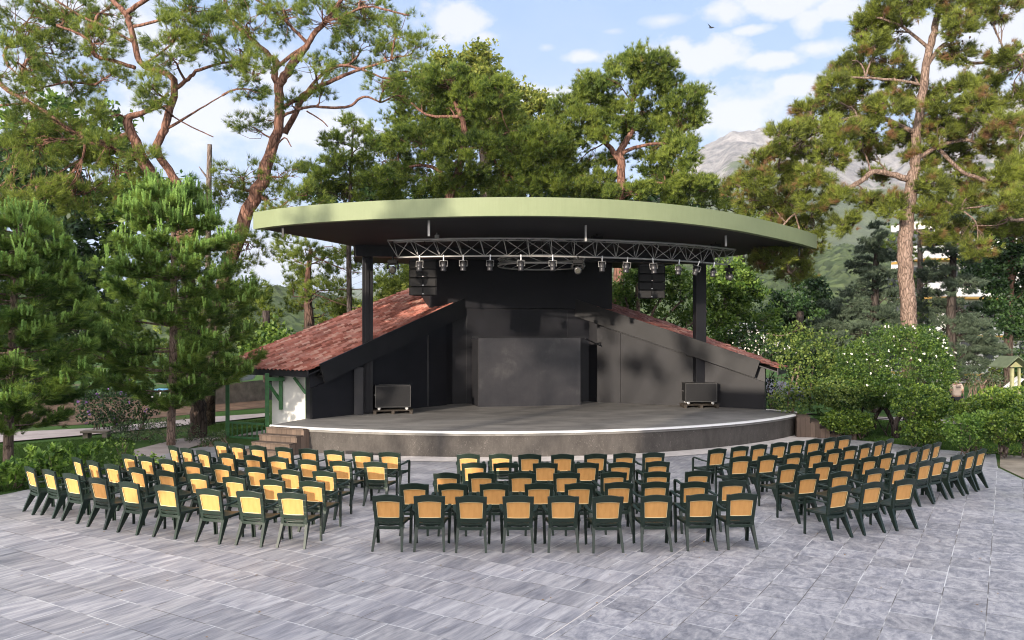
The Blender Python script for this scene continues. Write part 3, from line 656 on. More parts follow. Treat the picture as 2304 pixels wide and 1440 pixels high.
for dr in (0, -.42): mb.tube([tp(1, dr, ZT), tp(.985, -.21, ZB(0))], .012, 5)
mb.tube([tp(1, 0, ZT), tp(1, -.42, ZT)], .012, 5); obj('lattice', mb, M['metal'], tr, True)
mb = MB()
for q_ in range(3):
    f0 = rng.uniform(.05, .3) + q_ * .22; n_c = 26; mb.tube([tp(f0 + .28 * i / n_c, -.1 + .03 * math.sin(i * 1.3 + q_), ZT + .03 - .05 * abs(math.sin(i * .55 + q_)) - .03 * (i % 3 == 1)) for i in range(n_c)], .009, 5)
for px_ in (945, 1043, 1173, 1354, 1469, 1573):
    q = min((tp(f, -.21, ZT - .5) for f in np.linspace(0, 1, 200)), key=lambda q: abs(CX + q[0] / q[1] * F - px_)); mb.tube([q + np.array([.02, 0, -.14]), q + np.array([.10, .03, -.08]), q + np.array([.16, .05, .1]), q + np.array([.12, .1, .49])], .006, 4)
obj('cable', mb, M['case'], tr, True)
for f, h_ in ((.125, .62), (.535, .62), (.93, .62)):
    mb = MB(); p = tp(f, -.21, ZT); mb.box((p[0], p[1], ZT + .09), (.3 if f > .2 else .12, .2, .10), .2); mb.tube([(p[0], p[1], ZT + .1), (p[0], p[1], ZC0)], .018, 6); obj('hanger', mb, M['metal'] if f < .2 else M['case'], tr)
# round truss deeper under the roof
ct = thing('ring_truss', 'round grey truss ring hanging behind the long curved truss', 'truss', at(1218, 592, 26.4))
cc = at(1218, 592, 26.4); RR = 1.42
for z, rr in ((.13, RR), (-.10, RR), (.13, RR - .3)):
    mb = MB(); mb.tube([cc + np.array([rr * math.cos(a), rr * math.sin(a), z]) for a in np.linspace(0, 2 * math.pi, 41)], .025, 6, False); obj('ring', mb, M['metal'], ct, True)
mb = MB()
for k in range(16):
    a, b = 2 * math.pi * k / 16, 2 * math.pi * (k + 1) / 16
    mb.tube([cc + np.array([RR * math.cos(a), RR * math.sin(a), .13]), cc + np.array([RR * math.cos(b), RR * math.sin(b), -.10])], .011, 5)
    mb.tube([cc + np.array([RR * math.cos(b), RR * math.sin(b), .13]), cc + np.array([(RR - .3) * math.cos(a), (RR - .3) * math.sin(a), .13])], .011, 5)
for a in (.6, 2.6, 4.7): mb.tube([cc + np.array([RR * math.cos(a), RR * math.sin(a), .13]), (cc[0] + .2 * math.cos(a), cc[1] + .2 * math.sin(a), ZC0)], .008, 5)
mb.tube([cc + np.array([-RR, 0, 0]), cc + np.array([RR, 0, 0])], .02, 6); obj('lattice', mb, M['metal'], ct, True)
hb = thing('chain_hoist', 'black chain hoist box between the round truss and the canopy', 'hoist', at(1297, 560, 24.5))
p = at(1297, 572, 25.6); mb = MB(); mb.box((p[0], p[1], p[2]), (.45, .35, .22)); mb.box((p[0], p[1], p[2] + .22), (.38, .3, .14)); obj('hoist_body', mb, M['case'], hb, bevel=.02)
mb = MB(); mb.tube([(p[0], p[1], p[2] + .28), (p[0], p[1], ZC0)], .02, 6); obj('chain', mb, M['metal'], hb)

def par_lamp():
    t = thing('par_lamp', 'x', 'lamp', (0, 0, 0), 'lamps clamped along the lighting truss')
    mb = MB(); mb.lathe((0, 0, -.44), [(.075, 0), (.088, .015), (.088, .03), (.082, .05), (.082, .12), (.094, .13), (.094, .15), (.09, .19), (.075, .25), (.04, .28), (.018, .29)], 16); obj('housing', mb, M['lamp'], t, True)
    mb = MB(); mb.lathe((0, 0, -.437), [(.01, 0), (.07, .004)], 16); obj('lens', mb, M['lens'], t)
    mb = MB(); mb.tube([(-.115, 0, -.30), (-.115, 0, -.13), (.115, 0, -.13), (.115, 0, -.30)], .009, 6); mb.tube([(-.12, 0, -.29), (-.085, 0, -.29)], .018, 6); mb.tube([(.12, 0, -.29), (.085, 0, -.29)], .018, 6); obj('yoke', mb, M['metal'], t, True)
    mb = MB(); mb.box((0, 0, -.075), (.03, .05, .11)); mb.box((0, 0, 0.0), (.035, .085, .085)); obj('clamp', mb, M['chrome'], t, bevel=.005)
    return t
par0 = par_lamp(); PX = [945, 999, 1043, 1102, 1173, 1243, 1354, 1412, 1469, 1527, 1573, 1606]
ordn = ['first', 'second', 'third', 'fourth', 'fifth', 'sixth', 'seventh', 'eighth', 'ninth', 'tenth', 'eleventh', 'twelfth']
tilt = [0, 2, 0, 0, 0, 0, 2, 8, -8, 3, 20, 6]
def truss_at_px(px):
    return min((tp(f, -.21, ZT - .5) for f in np.linspace(0, 1, 400)), key=lambda q: abs(CX + q[0] / q[1] * F - px))
for i, px in enumerate(PX):
    l = par0 if i == 0 else copy_tree(par0); q = truss_at_px(px); l.location = tuple(q); l.rotation_euler = (R(-6 + (i * 37) % 13), R(tilt[i]), R((i * 53) % 40 - 20))
    l['label'] = f'black can spotlight, {ordn[i]} from the left of the twelve along the curved truss'
def moving_head():
    t = thing('moving_head_lamp', 'x', 'lamp', (0, 0, 0), 'moving head lamps on the truss')
    mb = MB(); mb.box((0, 0, -.15), (.30, .20, .11)); mb.box((0, 0, -.05), (.05, .08, .12)); obj('base', mb, M['case'], t, bevel=.015)
    mb = MB(); mb.tube([(-.155, 0, -.38), (-.165, 0, -.28), (-.13, 0, -.22), (.13, 0, -.22), (.165, 0, -.28), (.155, 0, -.38)], .035, 8); obj('yoke', mb, M['case'], t, True)
    mb = MB(); mb.lathe((0, .1, -.36), [(.07, 0), (.10, .03), (.11, .12), (.115, .2), (.10, .22)], 16, (0, -1, -.35)); obj('head', mb, M['lamp'], t, True)
    mb = MB(); mb.lathe((0, -.112, -.435), [(.085, 0), (.07, .012)], 16, (0, -1, -.35)); obj('lens', mb, M['lens'], t)
    return t
mh0 = moving_head()
for i, (px, lab) in enumerate(((884, 'black moving head lamp hanging near the left end of the curved truss'), (1299, 'black moving head lamp hanging near the middle of the curved truss'), (1640, 'black moving head lamp hanging at the right end of the curved truss'))):
    l = mh0 if i == 0 else copy_tree(mh0); q = truss_at_px(px); l.location = tuple(q) if i != 1 else (q[0], q[1], q[2]); l['label'] = lab; l.rotation_euler = (0, 0, (0, 0, .9)[i])
    if i == 0: l.location = tuple(at(884, 578, 24.9))

def speakers(px0, px1, py0, n, Y, label, rz, px_name):
    pc = at((px0 + px1) / 2, py0, Y); w = (px1 - px0) * Y / F * .94; h = .285
    t = thing('line_array', label, 'loudspeakers', pc, 'line array loudspeakers under the canopy')
    z = pc[2]; yy = 0; ang = 0
    for k in range(n):
        ca, sa = math.cos(rz), math.sin(rz); ang = R(2.5) * k
        y_ = yy; mbb = MB()
        P = []
        for zz in (-h + .012, 0):
            for x, y in ((-w / 2, -.0 ), (w / 2, 0), (w / 2 - .1, .42), (-w / 2 + .1, .42)):
                X_ = x * ca - (y + y_) * sa; Y_ = x * sa + (y + y_) * ca; P.append((pc[0] + X_, pc[1] + Y_, z + zz))
        mbb.box8(P); cb = obj('cabinet', mbb, M['case'], t, bevel=.012)
        for sgn in (-1, 1):
            mg = MB(); c0 = sgn * w * .235
            mg.box((pc[0] + c0 * ca - (y_ - .012) * sa, pc[1] + c0 * sa + (y_ - .012) * ca, z - h / 2), (w * .43, .02, h * .8), rz); obj('grille', mg, M['grille'], cb)
        mg = MB(); mg.box((pc[0] - (y_ - .02) * sa, pc[1] + (y_ - .02) * ca, z - h * .82), (.05, .015, .02), rz); obj('badge', mg, M['chrome'], cb)
        z -= h; yy += .012 * k
    mb = MB(); mb.box((pc[0] + 0, pc[1] + .2, pc[2] + .03), (w * .9, .35, .05), rz)
    for sx in (-.3, .3): mb.tube([(pc[0] + sx, pc[1] + .2, pc[2] + .05), (pc[0] + sx * .3, pc[1] + .2, ZC0)], .01, 5)
    obj('flying_frame', mb, M['black_deep'], t)
M['grille'] = plain('speaker grille', (.018, .017, .017), .6, .3, .2, 30)
speakers(918, 985, 586, 4, 26.2, 'tall black hanging loudspeaker array left of the tower', .0, 0)
speakers(1434, 1500, 598, 4, 28.2, 'tall black hanging loudspeaker array right of the tower', .12, 1)

# ------------------------------------------------------------------ flight cases on pallets
def case_on_pallet(px, py, w, h, d, rz, side, show_end):
    c = gnd(px, py, ZS); t = thing('pallet', f'dark wooden pallet under the flight case on the {side} of the stage', 'pallet', c, 'pallets on the stage')
    ca, sa = math.cos(rz), math.sin(rz); L_ = lambda x, y, z: (c[0] + x * ca - y * sa, c[1] + x * sa + y * ca, ZS + z)
    for k in range(3): mb = MB(); mb.box(L_((k - 1) * (w * .5 + .02), 0, .05), (.1, d + .15, .1), rz); obj('runner', mb, M['pallet'], t)
    for k in range(6): mb = MB(); mb.box(L_(0, -d / 2 - .02 + (d + .04) * k / 5, .112), (w + .18, .1, .022), rz); obj('deck_board', mb, M['pallet'], t)
    f = thing('flight_case', f'big black flight case on castors on the {side} of the stage', 'flight case', L_(0, 0, .125), 'flight cases on the stage')
    zb = .125 + .11
    mb = MB(); mb.box(L_(0, 0, zb + h / 2), (w, d, h), rz); obj('shell', mb, M['case'], f, bevel=.012)
    mb = MB(); e = .022
    for sx in (-1, 1):
        for sy in (-1, 1): mb.box(L_(sx * w / 2, sy * d / 2, zb + h / 2), (e, e, h + .01), rz)
        for z in (zb, zb + h): mb.box(L_(sx * w / 2, 0, z), (e, d, e), rz)
    for sy in (-1, 1):
        for z in (zb, zb + h): mb.box(L_(0, sy * d / 2, z), (w, e, e), rz)
    obj('corner_trim', mb, M['trim'], f)
    mb = MB(); mb.tube([L_(-w / 2 - .02, -.12, zb + h * .55), L_(-w / 2 - .05, -.08, zb + h * .55), L_(-w / 2 - .05, .08, zb + h * .55), L_(-w / 2 - .02, .12, zb + h * .55)], .012, 6); obj('handle', mb, M['chrome'], f)
    for sx in (-1, 1):
        for sy in (-1, 1):
            mb = MB(); q = L_(sx * (w / 2 - .12), sy * (d / 2 - .1), .125 + .05); mb.lathe((q[0], q[1] - .02, q[2]), [(.05, 0), (.05, .04)], 14, (0, 1, 0)); mb.box((q[0], q[1], q[2] + .045), (.07, .06, .03), rz); obj('castor', mb, M['chrome'], f, bevel=.004)
M['trim'] = plain('worn metal case edge', (.07, .068, .066), .4, .5, .2, 10, 0, .5)
case_on_pallet(884, 929, 1.18, .72, .75, .16, 'left', True)
case_on_pallet(1573, 916, 1.14, .68, .75, -.02, 'right', False)

# ------------------------------------------------------------------ chairs
def make_chair():
    t = thing('armchair', 'x', 'chair', (0, 0, 0), 'green and yellow armchairs facing the stage')
    g_ = M['chair_green']; N_ = 9
    # origin on the ground under the middle of the back; +y faces forwards
    def back_y(z): return -.03 - .10 * max(0, (z - .40)) / .48 - .02 * max(0, (z - .6))
    def hw(z): return .198 + .025 * (z - .40) / .48       # half width of the back
    mb = MB()
    for s in (-1, 1):                                    # uprights
        zs = np.linspace(.36, .86, 6)
        for a, b in zip(zs[:-1], zs[1:]): mb.bar((s * (hw(a) - .004), back_y(a), a), (s * (hw(b) - .004), back_y(b), b + .001), .058, .038, up=(0, 1, 0))
    xs_ = np.linspace(-1, 1, N_)                          # arched crest rail
    def strip(z0f, z1f, th, bow=.02, xw=lambda z: hw(z) + .012):
        vs = []
        for x in xs_:
            z0, z1 = z0f(x), z1f(x)
            for z, dy in ((z0, -th / 2), (z1, -th / 2), (z1, th / 2), (z0, th / 2)):
                vs.append((x * xw(z), back_y(z) + dy - bow * (1 - x * x), z))
        n = len(xs_); fs = [(3, 2, 1, 0), (4 * n - 4, 4 * n - 3, 4 * n - 2, 4 * n - 1)]
        for i in range(n - 1):
            for j in range(4): fs.append((4 * i + j, 4 * i + (j + 1) % 4, 4 * i + 4 + (j + 1) % 4, 4 * i + 4 + j))
        mb.add(vs, [f[::-1] for f in fs])
    strip(lambda x: .783 - .020 * x * x, lambda x: .890 - .046 * x * x + .016 * abs(x) ** 8, .036)
    strip(lambda x: .447, lambda x: .512, .032)
    strip(lambda x: .405, lambda x: .432, .026)
    strip(lambda x: .325, lambda x: .372, .036, .014)
    obj('back_frame', mb, g_, t, bevel=.004)
    def panel(z0, z1, inset, th, yoff):
        vs = []; nz = 4
        for iz in range(nz + 1):
            for x in xs_:
                top = z1 - .018 * x * x; z = z0 + (top - z0) * iz / nz
                vs.append((x * (hw(z) - inset), back_y(z) - .018 * (1 - x * x) + yoff, z))
        n = len(xs_); fs = [(r * n + i, r * n + i + 1, (r + 1) * n + i + 1, (r + 1) * n + i) for r in range(nz) for i in range(n - 1)]
        return vs, fs
    mb = MB(); vs, fs = panel(.505, .800, .038, .01, 0); mb.add(vs, fs); p = obj('back_panel', mb, M['yellow'], t, True)
    mb = MB(); ring = []
    for x in xs_: z = .518; ring.append((x * (hw(z) - .034), back_y(z) - .018 * (1 - x * x) - .008, z))
    for x in xs_[::-1]: z = .778 - .019 * x * x; ring.append((x * (hw(z) - .034), back_y(z) - .018 * (1 - x * x) - .008, z))
    ring.append(ring[0]); mb.tube(ring, .005, 5, False); obj('piping', mb, M['piping'], p)
    # seat, slightly dished
    mb = MB(); xs2 = np.linspace(-1, 1, 7); ysr = np.linspace(-.035, .43, 7); vs = []
    for y in ysr:
        for x in xs2: w = .20 + .045 * (y + .035) / .465; vs.append((x * w, y, .425 - .02 * (1 - x * x) - .018 * (1 - ((y - .2) / .24) ** 2)))
    fs = [(r * 7 + i, r * 7 + i + 1, r * 7 + i + 8, r * 7 + i + 7) for r in range(6) for i in range(6)]; nb = len(vs)
    vs += [(v[0], v[1], v[2] - .03 if 0 < i % 7 < 6 else .372) for i, v in enumerate(vs)]
    fs += [tuple(x + nb for x in f[::-1]) for f in fs]
    rim = [i for i in range(7)] + [r * 7 + 6 for r in range(1, 7)] + [42 + i for i in range(5, -1, -1)] + [r * 7 for r in range(5, 0, -1)]
    fs += [(rim[i], rim[i] + nb, rim[(i + 1) % len(rim)] + nb, rim[(i + 1) % len(rim)]) for i in range(len(rim))]
    mb.add(vs, fs); obj('seat', mb, g_, t, True)
    for s in (-1, 1):                                    # arms: out from the back, forwards, then curling down into the front leg
        mb = MB(); path = [(s * .205, back_y(.62) + .01, .60), (s * .245, .03, .607), (s * .275, .14, .622), (s * .285, .26, .642), (s * .285, .33, .640), (s * .283, .365, .61)]
        wd = [.035, .05, .055, .055, .05, .042]
        for i in range(5): mb.bar(path[i], tuple(np.array(path[i + 1]) + (np.array(path[i + 1]) - np.array(path[i])) * .06), wd[i], .026, wd[i + 1], .026)
        obj('armrest', mb, g_, t, bevel=.006)
    for s in (-1, 1):                                    # front legs: an angle section
        mb = MB(); a = np.array((s * .283, .365, .62)); b = np.array((s * .262, .395, 0))
        mb.bar(a, b, .052, .020, .042, .016, up=(0, 1, 0)); mb.bar(a + np.array([s * .02, -.02, 0]), b + np.array([s * .016, -.02, 0]), .018, .05, .014, .045, up=(0, 1, 0))
        mb.bar((s * .24, .36, .40), (s * .272, .37, .40), .05, .04); obj('leg', mb, g_, t)
        mb = MB(); a = np.array((s * .205, -.02, .40)); b = np.array((s * .232, -.17, 0))                  # raked rear legs, deep at the top
        mb.bar(a, b, .050, .024, .036, .020, up=(0, 1, 0))
        mb.slab([(s * .205 - s * .012, -.035, .40), (s * .205 - s * .012, .115, .38), (s * .232 - s * .008, -.125, 0), (s * .232 - s * .008, -.172, 0)], (s * .014, 0, 0)); obj('leg', mb, g_, t)
    return t
ROWS = {
 'left': [
  [(496, 994), (532.5, 998), (579, 1002.5), (638, 1006), (693, 1009.5), (751, 1012.6), (815, 1016), (876, 1017)],
  [(389, 1003), (419, 1008), (456, 1013), (510, 1020), (568, 1024.6), (625, 1028), (693, 1034), (766, 1037), (844, 1039)],
  [(289, 1022), (328, 1027), (375, 1033), (432, 1039), (497, 1045), (576, 1051), (651, 1056), (729, 1059.5)],
  [(172, 1029), (208, 1036), (251, 1044), (307, 1052), (372, 1059), (445, 1066), (526, 1073), (612, 1078.5), (701, 1082)],
  [(66, 1050), (109, 1056), (159, 1065), (219, 1075), (289, 1084), (372, 1091), (469, 1099.5), (561, 1104.5), (656, 1108)]],
 'middle': [
  [(1053.5, 1021), (1126, 1021), (1192, 1021.7), (1266, 1021.7), (1340.5, 1021), (1405.6, 1019.4), (1471, 1018)],
  [(1066.5, 1041), (1138, 1041), (1227, 1041), (1320, 1041), (1396.5, 1040), (1480, 1038)],
  [(1005, 1063.6), (1083, 1063.4), (1174, 1063), (1275, 1063), (1381, 1061.6), (1478.5, 1061), (1571, 1059)],
  [(932, 1087.6), (1018, 1088), (1112, 1087.6), (1213, 1087), (1303, 1087), (1392.6, 1085), (1475, 1084), (1563, 1083.7), (1649, 1080)],
  [(872, 1113.6), (966, 1114), (1060, 1115.5), (1166, 1115), (1267.6, 1115), (1368, 1115.5), (1477, 1114), (1579, 1112), (1670, 1110)]],
 'right': [
  [(1614.7, 1009.3), (1665.5, 1004), (1709, 1000), (1754, 995.4), (1793, 992), (1832, 988), (1869.5, 984.3), (1901, 980)],
  [(1667.4, 1027), (1728, 1024), (1787, 1019.5), (1837, 1014.5), (1878, 1009.5), (1914.7, 1003.4), (1948.5, 998), (1979, 992), (2003, 987)],
  [(1775, 1044.5), (1853, 1039.5), (1909.4, 1033), (1958, 1027), (1996, 1020), (2032.7, 1013), (2058.8, 1006), (2086.5, 1000), (2110, 994.7)],
  [(1820, 1065.5), (1892, 1060.7), (1970, 1053.8), (2026, 1046), (2083, 1037), (2114, 1029.4), (2154, 1023.4), (2185.5, 1016.4), (2210, 1010)],
  [(1892, 1092.5), (1965.5, 1084.5), (2038.5, 1077.5)]]}
chair0 = make_chair(); used = False
rown = ['row nearest the stage', 'second row from the stage', 'third row from the stage', 'fourth row from the stage', 'row farthest from the stage']
for blk, rows in ROWS.items():
    for ri, row in enumerate(rows):
        P = np.array([gnd(x, y, .88)[:2] for x, y in row]); n = len(P); s_ = np.arange(n)
        kx = np.polyfit(s_, P[:, 0], 2); ky = np.polyfit(s_, P[:, 1], min(2, n - 1))
        for i in range(n):
            tx, ty = np.polyval(np.polyder(kx), i), np.polyval(np.polyder(ky), i)
            if ri == 0 and blk == 'right': pass
            ang = math.atan2(ty, tx) + random.uniform(-.05, .05)
            if blk == 'right': ang = ang * .92
            if (blk, ri, i) == ('middle', 1, 1): ang += .12
            ca, sa = math.cos(ang), math.sin(ang); by = -.135
            # the crest of the back sits at local (0, -.15)
            x0 = P[i, 0] - (-by * sa) * 1.0; y0 = P[i, 1] + (-by) * ca
            c = chair0 if not used else copy_tree(chair0); used = True
            c.location = (x0, y0, 0); c.rotation_euler = (0, 0, ang)
            place = ordn[i] + ' from left' if i < n - 1 else 'last on the right'
            c['label'] = f'Yellow-backed green chair, {place}, {rown[ri]}, {blk} block'
            if (blk, ri, i) == ('middle', 1, 1):
                for ch in list(c.children):
                    if ch.name.startswith('back_panel'):
                        for g2 in list(ch.children): bpy.data.objects.remove(g2)
                        bpy.data.objects.remove(ch)
                c['label'] = 'green chair with its yellow back panel missing, second row from the stage, middle block'

# ------------------------------------------------------------------ vegetation
def unit(n, r=None):
    r = r or rng; v = r.normal(size=(n, 3)); return v / np.linalg.norm(v, axis=1, keepdims=True)
def norm(v): return v / (np.linalg.norm(v, axis=-1, keepdims=True) + 1e-9)
def needles(C, A, k, ln, wd, spread=.75, jitter=.05):
    """tufts: k thin needles fanning out around axis A at each centre C"""
    n = len(C); Cr = np.repeat(C, k, 0); Ar = np.repeat(A, k, 0)
    d = norm(Ar + unit(n * k) * spread); L_ = ln * rng.uniform(.65, 1.15, (n * k, 1)); b = Cr + unit(n * k) * jitter * rng.uniform(0, 1, (n * k, 1)); s = norm(np.cross(d, unit(n * k))) * wd
    V = np.stack([b - s, b + s, b + d * L_], 1).reshape(-1, 3); return V, np.arange(len(V)).reshape(-1, 3)
def leaves(C, A, k, ln, wd, spread=1.0, jitter=.12):
    n = len(C); Cr = np.repeat(C, k, 0); Ar = np.repeat(A, k, 0); N_ = n * k
    b = Cr + unit(N_) * jitter * rng.uniform(0, 1, (N_, 1)) ** .6; d = norm(Ar * .5 + unit(N_) * spread); s = norm(np.cross(d, unit(N_)))
    L_ = ln * rng.uniform(.7, 1.2, (N_, 1)); w = wd * rng.uniform(.7, 1.2, (N_, 1)); up = np.cross(d, s) * w * .35
    V = np.stack([b, b + d * L_ * .5 + s * w + up, b + d * L_, b + d * L_ * .5 - s * w + up], 1).reshape(-1, 3); return V, np.arange(len(V)).reshape(-1, 4)
def join(parts):
    V = []; Fc = []; n = 0
    for v, f in parts: V.append(v); Fc.append(f + n); n += len(v)
    return np.concatenate(V), np.concatenate(Fc)
def curve(a, b, n=6, sag=0.0, wob=.1):
    a = np.array(a, float); b = np.array(b, float); L_ = np.linalg.norm(b - a); t = np.linspace(0, 1, n)[:, None]
    off = rng.normal(size=3) * wob * L_; o2 = rng.normal(size=3) * wob * .5 * L_
    return a + (b - a) * t + off * np.sin(t * math.pi) + o2 * np.sin(t * 2 * math.pi) + np.array([0, 0, -sag * L_]) * np.sin(t * math.pi)
def pxpath(P, Y):                                   # (px, py[, r_px[, dY]]) list -> points, radii
    pts = []; rad = []
    for p in P:
        y = Y + (p[3] if len(p) > 3 else 0); pts.append(at(p[0], p[1], y)); rad.append((p[2] if len(p) > 2 else 4) * y / F)
    return pts, rad
def smooth(pts, rad, k=4):
    pts = [np.array(p) for p in pts]; out = []; ro = []
    for i in range(len(pts) - 1):
        a, b, c, d = pts[max(i - 1, 0)], pts[i], pts[i + 1], pts[min(i + 2, len(pts) - 1)]
        for t in np.linspace(0, 1, k, endpoint=False):
            out.append(.5 * ((2 * b) + (-a + c) * t + (2 * a - 5 * b + 4 * c - d) * t ** 2 + (-a + 3 * b - 3 * c + d) * t ** 3)); ro.append(rad[i] * (1 - t) + rad[i + 1] * t)
    out.append(pts[-1]); ro.append(rad[-1]); return out, ro

TS = 1.0
def tree(name, label, cat, Y, trunk, blobs, leafmat, barkmat, limbs=(), kind='needle', dens=1.0, ln=.2, wd=.011, k=20, depth=.8, group=None, sub=.42, base_z=-.1, twigs=True, droop=0.0, anchor_y=None, up=.55, cones=0, thin=1.0, ts=1.0, flat=.8, wob=.12):
    pts, rad = pxpath(trunk, Y); rad = [r * ts for r in rad]; base = (pts[0][0], pts[0][1], 0)
    root = thing(name, label, cat, base, group)
    mb = MB(); p2, r2 = smooth(pts, rad); p2 = [p + rng.normal(size=3) * r * .12 for p, r in zip(p2, r2)]
    mb.tube(p2, r2, 10); sk = list(p2)
    for lb in limbs:
        lp, lr = pxpath(lb, Y); lr = [r * ts for r in lr]; lp, lr = smooth(lp, lr); mb.tube([p + rng.normal(size=3) * r * .15 for p, r in zip(lp, lr)], lr, 7); sk += lp
    SK = np.array(sk); parts = []; conep = []
    for bl in blobs:
        bx, by, br = bl[:3]; bz = bl[3] if len(bl) > 3 else br * .8; dY = bl[4] if len(bl) > 4 else rng.uniform(-.9, .9) * depth
        Yb = Y + dY; c = at(bx, by, Yb); rx = br * Yb / F; rz = bz * Yb / F; ry = max(.5, .8 * (rx + rz) / 2)
        i = np.argmin(np.linalg.norm(SK - c + np.array([0, 0, .35 * rx]), axis=1)); a0 = SK[i]
        cv = curve(a0, c, 7, -.05, .10); th = (.010 + .012 * rx) * thin
        if twigs: mb.tube(cv, np.linspace(th * 1.7, th * .6, 7), 5)
        area = rx * rz; ns = max(4, int(4.2 * dens * area / (sub * sub) + 3))
        dd = unit(ns); rr = rng.uniform(.25, 1, (ns, 1)) ** .5; S = c + dd * rr * np.array([rx, ry, rz]) * .92
        for s in S:
            if twigs:
                q = cv[rng.integers(2, 7)]; tw = curve(q, s, 5, droop * .3, wob); mb.tube(tw, np.linspace(th * .55, th * .18, 5), 3, False)
            nt = max(4, int((30 if sub >= .5 or kind != 'needle' else 19) * dens)); ax = norm((s - c) / np.array([rx, ry, rz]) * .6 + np.array([0, 0, up - droop])); 
            T = s + rng.normal(size=(nt, 3)) * sub * .42 * np.array([1, 1, flat]); A = norm(np.repeat(ax[None], nt, 0) + rng.normal(size=(nt, 3)) * .35)
            if kind == 'needle': T = s + (T - s) * .8; parts.append(needles(T, A, int(k * 1.7), ln, wd * .56))
            else: parts.append(leaves(T, A, k, ln, wd, jitter=sub * .35))
            if cones and rng.random() < cones: conep.append(s + rng.normal(size=3) * .15)
    obj('trunk', mb, barkmat, root, True)
    V, Fc = join(parts); fast_mesh('crown', V, Fc, leafmat, root)
    if conep:
        mb = MB()
        for p in conep: mb.lathe(p, [(.01, 0), (.035, .02), (.03, .05), (.008, .09)], 6, (rng.normal() * .5, rng.normal() * .5, -1))
        o = obj('cones', mb, M['cone_brown'], root); o['kind'] = 'stuff'
    return root

def bush(name, label, cat, Y, blobs, mat, kind='leaf', ln=.09, wd=.03, dens=1.0, k=7, shell=.75, stems=(), barkmat=None, group=None, flower=None, nf=0, fl=.05, base=None, rough=.10, up=.4, jitter=.12, seedstems=6):
    """blobs: (px, py, rx_px, rz_px[, dY]); leaf sprays close to the surface and inside, with woody stems from the ground"""
    b0 = blobs[0]; c0 = at(b0[0], b0[1], Y + (b0[4] if len(b0) > 4 else 0)); bs = (c0[0], c0[1], 0) if base is None else base
    root = thing(name, label, cat, bs, group); parts = []; fp = []; mb = MB()
    for bl in blobs:
        Yb = Y + (bl[4] if len(bl) > 4 else 0); c = at(bl[0], bl[1], Yb); rx, rz = bl[2] * Yb / F, bl[3] * Yb / F; ry = (rx * .85 + rz * .15) if len(bl) < 6 else bl[5]
        n = int(60 * dens * (rx * rz + .5 * rx * ry)) + 12; d = unit(n); d[:, 1] = -np.abs(d[:, 1]) * np.where(rng.random(n) < .8, 1, -1)
        lump = 1 + rough * 1.2 * np.sin(d[:, 0:1] * 7 + bl[0]) * np.sin(d[:, 2:3] * 6 + bl[1]) + rng.normal(size=(n, 1)) * rough
        r = np.where(rng.random((n, 1)) < shell, rng.uniform(.86, 1.0, (n, 1)), rng.uniform(.45, .9, (n, 1))) * lump
        C = c + d * r * np.array([rx, ry, rz]); C = C[C[:, 2] > .02]
        d2 = norm((C - c) / np.array([rx, ry, rz]) ** 2); A = norm(d2 + np.array([0, 0, up]))
        parts.append(leaves(C, A, k, ln, wd, spread=.9, jitter=jitter))
        if nf:
            m = int(nf * rx * rz); d = unit(m); d[:, 1] = -np.abs(d[:, 1]); d[:, 2] = np.where(rng.random(m) < .75, np.abs(d[:, 2]), d[:, 2]); fp.append(c + d * np.array([rx, ry, rz]) * 1.04)
        for _ in range(seedstems):
            e = c + unit(1)[0] * np.array([rx, ry, rz]) * .7; s0 = np.array([c[0] + rng.normal() * .08, c[1] + rng.normal() * .08, 0.0]); mb.tube(curve(s0, e, 5, 0, .08), np.linspace(.022, .006, 5), 5, False)
    for sp in stems:
        lp, lr = pxpath(sp, Y); lp, lr = smooth(lp, lr); mb.tube(lp, lr, 7)
    if mb.v: obj('stems', mb, barkmat or M['twig'], root, True)
    V, Fc = join(parts); fast_mesh('foliage', V, Fc, mat, root)
    if fp:
        Fp = np.concatenate(fp); Fp = Fp[Fp[:, 2] > .1]; V, Fc = leaves(Fp, norm(np.array([[0, -1, .4]]).repeat(len(Fp), 0)), 4, fl, fl * .45, .7, .01)
        o = fast_mesh('blossom', V, Fc, flower, root)
    return root

